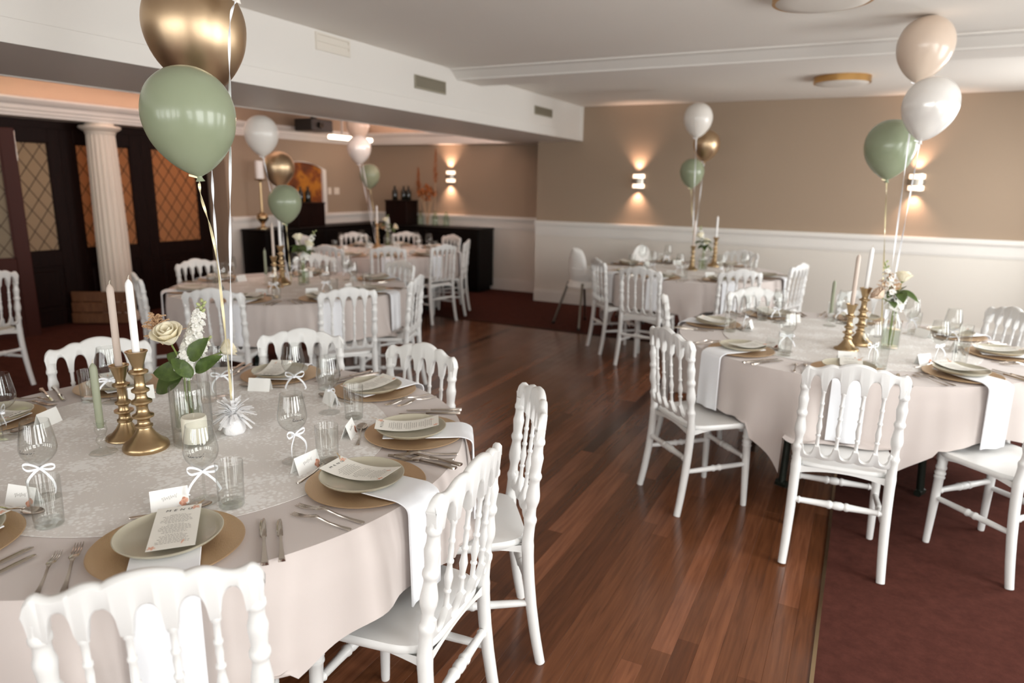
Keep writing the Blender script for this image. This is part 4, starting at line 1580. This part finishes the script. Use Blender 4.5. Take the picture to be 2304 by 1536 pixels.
# ------------------------------------------------------------------ centrepieces
tallp = [(0, 0), (.064, 0), (.067, .004), (.067, .012), (.063, .02), (.048, .03), (.031, .05), (.0215, .066), (.0205, .07), (.025, .073), (.025, .079), (.019, .083), (.0175, .095), (.021, .1), (.031, .105), (.031, .111), (.02, .117),
         (.0165, .128), (.0165, .14), (.02, .146), (.03, .151), (.03, .157), (.019, .163), (.016, .172), (.0165, .181), (.0255, .187), (.0255, .193), (.0165, .199), (.0145, .215), (.0145, .236), (.018, .242), (.0275, .246), (.0275, .252),
         (.0165, .257), (.0148, .264), (.018, .273), (.0245, .295), (.029, .308), (.0315, .311), (.0315, .314), (.026, .314), (.022, .30), (.012, .29), (0, .289)]
shortp = [(r * .93, z * .5) if z < .03 else (r * .93, z - .015 - max(0, min(.054, z - .111))) for r, z in tallp]
CSM = {'tall': MB().lathe(tallp, 32).mesh('candlestick', 'brass', 50), 'short': MB().lathe(shortp, 32).mesh('candlestick', 'brass', 50)}
CS_TOP = {'tall': .289, 'short': shortp[-1][1]}


def taper(L, r=.0108):
    return [(0, 0), (r * .8, 0), (r, .01), (r, L - .02), (r * .85, L - .012), (r * .4, L - .004), (0, L)]


CND = {}
for nm, L, mat in (('white', .245, 'candle_white'), ('blush', .285, 'candle_blush'), ('green', .205, 'candle_green')):
    CND[nm] = (MB().lathe(taper(L), 18).mesh('taper_candle', mat, 50), MB().tube([(0, 0, L - .003), (.001, 0, L + .005), (.004, .001, L + .011)], [.0016, .0014, .001], 6).mesh('wick', 'wick'))


def candle(kind, p, label, tilt=0):
    t = thing('taper_candle', label, 'candle', p, 0, '%s taper candles' % kind)
    ob('wax', CND[kind][0], t)
    ob('wick', CND[kind][1], t)
    t.rotation_euler = (tilt, tilt * .5, 0)
    return t


ghm = MB().lathe(catmull([(0, .001), (.036, .001), (.037, .004), (.025, .009), (.012, .016), (.009, .026), (.013, .032), (.017, .042), (.013, .052), (.0095, .056), (.014, .064), (.018, .075), (.016, .086), (.0165, .094), (.0185, .1), (.0175, .1005), (.0135, .094), (.0125, .083), (0, .081)], 2), 28).mesh('glass_holder', 'glass_thick', 60)


def bottle_vase_profile(h=.215, r=.047):
    o_ = [(0, .002), (r - .004, .002), (r, .008), (r, h * .58), (r * .9, h * .68), (r * .55, h * .80), (r * .47, h * .92), (r * .52, h * .97), (r * .62, h * .985), (r * .62, h)]
    i_ = [(r * .5, h), (r * .42, h * .92), (r * .5, h * .79), (r * .85, h * .67), (r - .004, h * .57), (r - .004, .014), (0, .012)]
    return o_ + i_


VAS = MB().lathe(bottle_vase_profile(), 32).mesh('vase_glass', 'glass', 55)
VWA = MB().lathe([(0, .0135), (.0425, .0135), (.0425, .105), (0, .105)], 28).mesh('vase_water', 'bottle_clear', 40)
HUR = MB().lathe([(0, .001), (.057, .001), (.0595, .004), (.0605, .02), (.0605, .19), (.0595, .192), (.058, .19), (.058, .014), (.055, .009), (0, .008)], 40).mesh('hurricane_glass', 'glass', 50)


def leaf_mesh(L, Wd, droop, fold=.25, n=10):
    rings = []
    for k in range(n + 1):
        u = k / n
        w = Wd * math.sin(PI * u ** .8) ** .8 * (1 if u < .98 else .1) + .0004
        z = -droop * u * u
        rings.append([(L * u, -w, z + fold * w), (L * u, -w * .5, z + fold * .4 * w), (L * u, 0, z), (L * u, w * .5, z + fold * .4 * w), (L * u, w, z + fold * w),
                      (L * u, w * .5, z + fold * .4 * w - .0008), (L * u, 0, z - .001), (L * u, -w * .5, z + fold * .4 * w - .0008)])
    return MB().rings(rings).mesh('leaf', 'leaf', 70)


LEAF = [leaf_mesh(.078, .025, .02), leaf_mesh(.062, .021, .03), leaf_mesh(.09, .024, .035)]


def petal_mesh(mat, h, w, curl, cup):
    """cupped rose petal standing at +x, opening outward"""
    rings = []
    n, m_ = 7, 7
    for i in range(n + 1):
        v = i / n
        rg, rg2 = [], []
        for j in range(m_ + 1):
            a = (-1 + 2 * j / m_)
            ww = w * (math.sin(PI * min(1, .12 + v * .72)) ** .6)
            th = a * ww
            rr = cup * (.35 + .65 * math.sin(v * PI * .55)) + curl * max(0, v - .6) ** 2 * 6 * cup
            z = h * v - .10 * h * a * a * v
            rg.append((rr * math.cos(th), rr * math.sin(th), z))
            rg2.append(((rr + .0009) * math.cos(th), (rr + .0009) * math.sin(th), z))
        rings.append(rg + rg2[::-1])
    return MB().rings(rings).mesh('petal', mat, 70)


ROSE = {}
for mat in ('rose', 'rose_blush'):
    ROSE[mat] = [petal_mesh(mat, .040, 1.25, .0, .010), petal_mesh(mat, .042, 1.0, .10, .0165), petal_mesh(mat, .040, .86, .22, .022), petal_mesh(mat, .036, .80, .38, .0265)]
SEPAL = MB().lathe([(0, -.008), (.006, -.006), (.010, .0), (.012, .006), (.006, .004)], 10).mesh('calyx', 'stem', 60)


def quat_to(d):
    return Vector(d).to_track_quat('Z', 'Y').to_euler()


def rose(label, base, head, mat='rose', scale=1.0, leaves=((.0, 0), (2.2, 1), (4.1, 2)), cat='rose'):
    """stem root at base (in the vase), bloom at head"""
    base, head = Vector(base), Vector(head)
    t = thing('rose', label, cat, base)
    d = head - base
    mid = Vector((d.x * .04, d.y * .04, .19))
    P = catmull([(0, 0, 0), tuple(mid), tuple(d * .985)], 5)
    ob('stem', MB().tube(P, .0028, 6).mesh('stem', 'stem'), t)
    ax = (d - mid).normalized()
    eul = quat_to(ax)
    bl = ob('bloom', SEPAL, t, d, eul, (scale,) * 3)
    k = 0
    for lay, n, z in ((0, 3, .004), (1, 5, .002), (2, 6, 0), (3, 6, -.003)):
        for j in range(n):
            ob('petal', ROSE[mat][lay], bl, (0, 0, z), (0, 0, 2 * PI * j / n + lay * .45 + random.uniform(-.1, .1)))
            k += 1
    for a, li in leaves:
        q = Vector(P[int(len(P) * .78)])
        ob('leaf', LEAF[li], t, q, (random.uniform(-.3, .3), random.uniform(-.35, .15), a), (scale,) * 3)
    return t


def floret_mesh():
    mb = MB()
    for j in range(5):
        a = 2 * PI * j / 5
        d = Vector((math.cos(a), math.sin(a), .35))
        s_ = Vector((-math.sin(a), math.cos(a), 0))
        mb.strip([(0, 0, 0), d * .006, d * .011, d * .013 - Vector((0, 0, .002))], [s_ * .002, s_ * .0055, s_ * .006, s_ * .003], .0008)
    for j in range(4):
        a = 2 * PI * j / 4 + .4
        d = Vector((math.cos(a) * .5, math.sin(a) * .5, 1))
        s_ = Vector((-math.sin(a), math.cos(a), 0))
        mb.strip([(0, 0, 0), d * .005, d * .008], [s_ * .0015, s_ * .004, s_ * .002], .0008)
    return mb.mesh('floret', 'stock', 60)


FLO = floret_mesh()
BUD = MB().lathe([(0, 0), (.003, .001), (.0042, .005), (.0032, .01), (0, .012)], 8).mesh('bud', 'bud', 60)


def stock(label, base, head, n=26):
    base, head = Vector(base), Vector(head)
    d = head - base
    t = thing('stock_flower', label, 'flower', base)
    mid = Vector((d.x * .04, d.y * .04, .19))
    P = [Vector(p) for p in catmull([(0, 0, 0), tuple(mid), tuple(d)], 8)]
    ob('stem', MB().tube(P, .0026, 6).mesh('stem', 'stem'), t)
    i0 = int(len(P) * .52)
    for k in range(n):
        u = k / (n - 1)
        q = P[i0] + (P[-1] - P[i0]) * u
        a = k * 2.4
        out = Vector((math.cos(a), math.sin(a), .45 + .6 * u))
        if u < .84:
            rr = .027 * (1 - .5 * u)
            ob('floret', FLO, t, q + out.normalized() * rr, quat_to(out), (1.75 - .75 * u,) * 3)
        else:
            ob('bud', BUD, t, q + out.normalized() * .007, quat_to(out), (1.3,) * 3)
    return t


def astilbe(label, base, head, mat='dried', r=.05):
    base, head = Vector(base), Vector(head)
    d = head - base
    t = thing('dried_astilbe', label, 'dried flower', base)
    ob('stem', MB().tube(catmull([(0, 0, 0), (d.x * .04, d.y * .04, .19), tuple(d)], 5), .002, 6).mesh('stem', 'dried'), t)
    mb = MB()
    rnd_ = random.Random(len(label))
    a0 = d * .72
    for k in range(46):
        u = rnd_.random()
        q = a0 + (d - a0) * u
        a = rnd_.random() * 6.28
        o_ = Vector((math.cos(a), math.sin(a), .5)) * r * (1 - .75 * u) * rnd_.uniform(.6, 1.1)
        e_ = q + o_
        pts = catmull([tuple(q), tuple(q + o_ * .5 + Vector((0, 0, .006))), tuple(e_), tuple(e_ + o_ * .15 - Vector((0, 0, .006)))], 3)
        mb.tube(pts, [.0016] * (len(pts) - 1) + [.001], 5)
        for s_ in range(5):
            w = q + o_ * (.3 + .16 * s_)
            dd = Vector((rnd_.gauss(0, 1), rnd_.gauss(0, 1), rnd_.gauss(0, .6))).normalized() * .007
            mb.tube([w, w + dd * .6, w + dd], [.0018, .0026, .001], 5)
    ob('spray', mb.mesh('spray', mat, 60), t)
    return t


def balloon_profile(s):
    P = [(0, .52), (.15, .505), (.28, .44), (.39, .34), (.46, .21), (.497, .06), (.492, -.09), (.445, -.26), (.365, -.40), (.265, -.52), (.15, -.615), (.06, -.665), (.03, -.68)]
    return [(r * s, z * s) for r, z in catmull(P[::-1], 3)]


BM = {}
BN = 0
knot_me = {}
for col in ('green', 'gold', 'white', 'pearl', 'blush'):
    BM[col] = MB().lathe(balloon_profile(1.0), 40).mesh('balloon', 'balloon_' + col, 80)
    knot_me[col] = MB().lathe([(.0, -.655), (.03, -.67), (.026, -.685), (.03, -.70), (.048, -.73), (.05, -.737), (.03, -.73), (0, -.72)], 14).mesh('knot', 'balloon_' + col, 60)


def balloon(label, col, p, dia, tip, anchor, rib='white', group=None, via=(), head=None):
    """tip: direction of the balloon's crown; ribbon runs from the knot to the anchor"""
    t = thing('balloon', label, 'balloon', p, 0, group)
    q = Vector(tip).to_track_quat('Z', 'Y').to_euler()
    ob('balloon_body', BM[col], t, (0, 0, 0), q, (dia,) * 3)
    ob('knot', knot_me[col], t, (0, 0, 0), q, (dia,) * 3)
    M = q.to_matrix()
    k = M @ Vector((0, 0, -.70 * dia))
    global BN
    BN += 1
    an = Vector(anchor) - Vector(p) + Vector((.022 * math.cos(BN * 2.1), .022 * math.sin(BN * 2.1), 0)) * (0 if via else 1)
    pts = catmull([tuple(k)] + [tuple(Vector(v) - Vector(p)) for v in via] + [tuple(an)], 14 if via else 28)
    wd = .0042
    W_ = []
    for i, x in enumerate(pts):
        a = i * .42
        W_.append(Vector((math.cos(a), math.sin(a), 0)) * wd)
    ob('ribbon', MB().strip(pts, W_, .0008).mesh('ribbon', 'ribbon_' + rib, 60), t)
    tl = [tuple(k), tuple(k + Vector((-.012, -.008, .004))), tuple(k + Vector((-.028, -.016, .008)))]
    ob('ribbon_tail', MB().strip(tl, [Vector((0, 0, .003))] * 3, .0008).mesh('ribbon_tail', 'ribbon_' + rib, 60), t)
    return t


# --- near table
kp = 'on the tassel-weight table'
p = at_z(330, 1008, ZT)
cs = tag(ob('brass_candlestick', CSM['tall'], None, p), 'taller brass candlestick with stacked rings %s' % kp, 'candlestick')
candle('white', (p.x, p.y, ZT + CS_TOP['tall']), 'white taper candle in the taller brass candlestick %s' % kp, .0)
p = at_z(286, 984, ZT)
cs = tag(ob('brass_candlestick', CSM['short'], None, p), 'shorter brass candlestick with stacked rings %s' % kp, 'candlestick')
candle('blush', (p.x, p.y, ZT + CS_TOP['short']), 'blush taper candle in the shorter brass candlestick %s' % kp, .0)
p = at_z(233, 1018, ZT)
tag(ob('glass_candle_holder', ghm, None, p), 'small clear glass candle holder %s' % kp, 'candle holder')
candle('green', (p.x, p.y, ZT + .0815), 'sage green taper candle in a clear glass holder %s' % kp)
pv = at_z(428, 964, ZT)
v = thing('glass_vase', 'clear bottle vase with rose and white flowers %s' % kp, 'vase', pv)
ob('vase_glass', VAS, v)
ob('water', VWA, v)
ph_ = at_z(437, 996, ZT)
h = thing('hurricane_glass', 'wide clear glass cylinder round an ivory pillar candle', 'candle glass', ph_)
ob('cylinder', HUR, h)
pc_ = thing('pillar_candle', 'short ivory pillar candle inside the glass cylinder', 'candle', (ph_.x + .008, ph_.y + .0, ZT + .0085))
ob('wax', MB().lathe([(0, 0), (.037, 0), (.038, .003), (.038, .078), (.035, .083), (.02, .081), (0, .079)], 28).mesh('wax', 'candle_ivory', 50), pc_)
ob('wick', MB().tube([(0, 0, .079), (.001, 0, .087), (.003, 0, .094)], .0013, 6).mesh('wick', 'wick'), pc_)


def fpx(x, y, dd=0):
    """flower head seen at a pixel, at the vase's distance (+dd)"""
    dep = (Vector((pv.x, pv.y, 1.05 - CAM_H)).dot(FW)) + dd
    return at_depth(x, y, dep)


vb = Vector((pv.x, pv.y, ZT + .016))
big_rose = rose('large cream rose in the bottle vase %s' % kp, vb + Vector((-.01, 0, 0)), fpx(383, 768, -.06), 'rose', 1.36, ())
rose('second cream rose hidden behind the white stock %s' % kp, vb + Vector((.012, .008, 0)), fpx(500, 790, .06), 'rose', 1.0, ())
stock('white stock flower spike in the bottle vase %s' % kp, vb + Vector((.008, -.008, 0)), fpx(456, 684, -.01), 44)
stock('short white stock flower low in the bottle vase %s' % kp, vb + Vector((.002, .008, 0)), fpx(468, 765, .03), 22)
astilbe('beige dried astilbe beside the cream rose %s' % kp, vb + Vector((-.008, .008, 0)), fpx(343, 708, .03), 'dried', .075)

def leaf_to(parent, base, tip, li, face=(.35, -.75, .6)):
    """leaf from base to tip, upper side towards `face`"""
    base, tip = Vector(base), Vector(tip)
    x = (tip - base)
    L = x.length
    x.normalize()
    z = Vector(face)
    z = (z - x * z.dot(x)).normalized()
    y = z.cross(x)
    M = Matrix(((x.x, y.x, z.x), (x.y, y.y, z.y), (x.z, y.z, z.z)))
    sl = L / (.078, .062, .09)[li]
    return ob('leaf', LEAF[li], parent, base - parent.location, M.to_euler(), (sl, sl, sl))


for (b0, b1, t0, t1, li, dd) in ((418, 838, 338, 832, 0, -.03), (412, 846, 326, 868, 1, .0), (432, 846, 384, 806, 2, -.06), (428, 812, 456, 760, 0, -.05), (440, 838, 484, 796, 2, -.02),
                                 (420, 818, 372, 792, 1, -.03), (436, 830, 446, 786, 0, .02), (430, 850, 408, 812, 0, -.05)):
    leaf_to(big_rose, fpx(b0, b1, dd * .5), fpx(t0, t1, dd), li)
# tassel weight
tw_p = at_z(528, 974, ZT)
tw = thing('balloon_weight', 'white foil balloon weight with a tassel top', 'balloon weight', tw_p)
ob('foil_body', MB().lathe([(0, 0), (.030, .001), (.036, .008), (.035, .025), (.028, .045), (.016, .058), (.009, .066), (.009, .075)], 24, flute=lambda a: 1 + .05 * math.sin(7 * a)).mesh('foil_body', 'foil_white', 50), tw)
rnd = random.Random(11)
for k in range(90):
    a = rnd.random() * 6.28
    el = rnd.uniform(-.5, 1.25)
    L = rnd.uniform(.048, .078)
    d = Vector((math.cos(a) * math.cos(el), math.sin(a) * math.cos(el), math.sin(el)))
    b0 = Vector((0, 0, .066))
    P = [b0, b0 + d * L * .5 + Vector((0, 0, .006)), b0 + d * L + Vector((0, 0, -.008))]
    s_ = d.cross(Vector((0, 0, 1))).normalized() * .0055
    ob('tassel_strip', MB().strip(P, [s_, s_, s_], .0006).mesh('tassel_strip', 'foil_white', 0), tw)
wt = tuple(tw_p + Vector((0, 0, .085)))
gb = 'balloons over the tassel-weight table'
dn = lambda x, y, dep: tuple(at_depth(x, y, dep))
balloon('large sage green balloon tied to the tassel weight', 'green', at_depth(425, 258, 2.03), .263, (-.10, -.03, 1), wt, 'gold', gb, (dn(452, 440, 2.08), dn(488, 585, 2.15)))
balloon('large shiny gold balloon above the sage green one', 'gold', at_depth(438, 60, 2.22), .315, (-.14, -.05, 1), wt, 'white', gb, (dn(477, 390, 2.28), dn(488, 560, 2.28)))
balloon('balloon at the ceiling whose long white ribbon hangs past the gold balloon', 'white', at_depth(575, -150, 2.0), .27, (.42, .1, 1), wt, 'white', gb, (dn(517, 60, 2.03), dn(518, 300, 2.1), dn(518, 600, 2.17)))


# --- centrepieces of the other tables, set out like the first
def set_piece(key, name, tall, short, gcand, vase, heads, tilt=0):
    on = 'on ' + name
    if tall is not None:
        p = at_z(*tall, ZT)
        tag(ob('brass_candlestick', CSM['tall'], None, p), 'taller ringed brass candlestick %s' % on, 'candlestick')
        candle('white', (p.x, p.y, ZT + CS_TOP['tall']), 'white taper candle %s' % on, tilt)
    if short is not None:
        p = at_z(*short, ZT)
        tag(ob('brass_candlestick', CSM['short'], None, p), 'shorter ringed brass candlestick %s' % on, 'candlestick')
        candle('blush', (p.x, p.y, ZT + CS_TOP['short']), 'blush taper candle %s' % on, tilt * .6)
    if gcand is not None:
        p = at_z(*gcand, ZT)
        tag(ob('glass_candle_holder', ghm, None, p), 'clear glass candle holder %s' % on, 'candle holder')
        candle('green', (p.x, p.y, ZT + .0815), 'sage green taper candle %s' % on)
    p = at_z(*vase, ZT)
    v = thing('glass_vase', 'clear bottle vase of flowers %s' % on, 'vase', p, 0, 'bottle vases')
    ob('vase_glass', VAS, v)
    ob('water', VWA, v)
    dep = Vector((p.x, p.y, 1.0 - CAM_H)).dot(FW)
    vb = Vector((p.x, p.y, ZT + .016))
    for k, (kind, x, y) in enumerate(heads):
        h_ = at_depth(x, y, dep)
        o_ = Vector((.01 * math.cos(k * 2.1), .01 * math.sin(k * 2.1), 0))
        if kind == 'rose':
            rose('%s cream rose %s' % ('upper' if k < 2 else 'lower', on), vb + o_, h_, 'rose', 1.2, ((-2.2, 0), (-.5, 2), (1.4, 0), (-1.4, 2)))
        elif kind == 'blush':
            rose('blush rose %s' % on, vb + o_, h_, 'rose_blush', 1.2, ((-1.2, 2), (.5, 0)))
        elif kind == 'stock':
            stock('%s white stock spike %s' % ('taller' if not any(q[0] == 'stock' for q in heads[:k]) else 'shorter', on), vb + o_, h_, 30)
        else:
            astilbe('beige dried astilbe %s' % on, vb + o_, h_, 'dried', .06)
    return p


p = set_piece('right', TB['right']['name'], (1932, 775), (1904, 786), (1866, 733), (2000, 783),
              [('blush', 1984, 668), ('rose', 2030, 632), ('stock', 1992, 592), ('astilbe', 2000, 612), ('stock', 2040, 665)], .03)
gr = 'balloons over the carpet-edge table'
an = (p.x - .02, p.y + .08, TZ + .01)
balloon('blush nude balloon topmost over the carpet-edge table', 'blush', at_depth(2083, 102, 3.92), .300, (.10, 0, 1), an, 'white', gr)
balloon('pearl white balloon over the carpet-edge table', 'pearl', at_depth(2094, 236, 3.66), .276, (.13, 0, 1), an, 'white', gr)
balloon('sage green balloon lowest over the carpet-edge table', 'green', at_depth(2004, 328, 4.1), .292, (-.02, 0, 1), (p.x - .06, p.y + .06, TZ + .01), 'gold', gr)
p = set_piece('mid', TB['mid']['name'], (636, 640), (620, 646), (600, 640), (684, 640), [('rose', 672, 540), ('stock', 708, 522), ('rose', 692, 555), ('stock', 700, 548)])
gr = 'balloons over the column-side table'
an = (p.x - .14, p.y - .02, TZ + .01)
balloon('off-white balloon topmost over the column-side table', 'white', at_depth(588, 300, 5.5), .267, (-.03, 0, 1), an, 'white', gr)
balloon('gold balloon over the column-side table', 'gold', at_depth(628, 376, 5.78), .252, (.05, 0, 1), an, 'white', gr)
balloon('sage green balloon lowest over the column-side table', 'green', at_depth(641, 454, 5.22), .246, (.0, 0, 1), an, 'gold', gr)
p = set_piece('backR', TB['backR']['name'], (1606, 600), (1556, 607), None, (1580, 607), [('rose', 1577, 534), ('stock', 1576, 512), ('rose', 1588, 548)])
gr = 'balloons over the high-chair table'
an = (p.x - .1, p.y, TZ + .01)
balloon('blush white balloon topmost over the high-chair table', 'white', at_depth(1571, 266, 6.9), .285, (.02, 0, 1), an, 'white', gr)
balloon('gold balloon over the high-chair table', 'gold', at_depth(1590, 324, 7.3), .275, (.06, 0, 1), an, 'white', gr)
balloon('sage green balloon lowest over the high-chair table', 'green', at_depth(1557, 386, 7.2), .255, (-.02, 0, 1), an, 'gold', gr)
p = set_piece('far', TB['far']['name'], (850, 558), None, None, (873, 556), [('rose', 868, 498), ('stock', 872, 486), ('rose', 886, 512), ('astilbe', 858, 502)])
gr = 'balloons over the sideboard table'
an = (p.x - .12, p.y - .05, TZ + .01)
balloon('blush balloon topmost over the sideboard table, cut by the beam', 'blush', at_depth(805, 282, 8.5), .28, (0, 0, 1), an, 'white', gr)
balloon('pearl pink balloon over the sideboard table', 'pearl', at_depth(808, 333, 8.15), .28, (0, 0, 1), an, 'white', gr)
balloon('green balloon lowest over the sideboard table', 'green', at_depth(832, 393, 8.8), .255, (0, 0, 1), an, 'gold', gr)
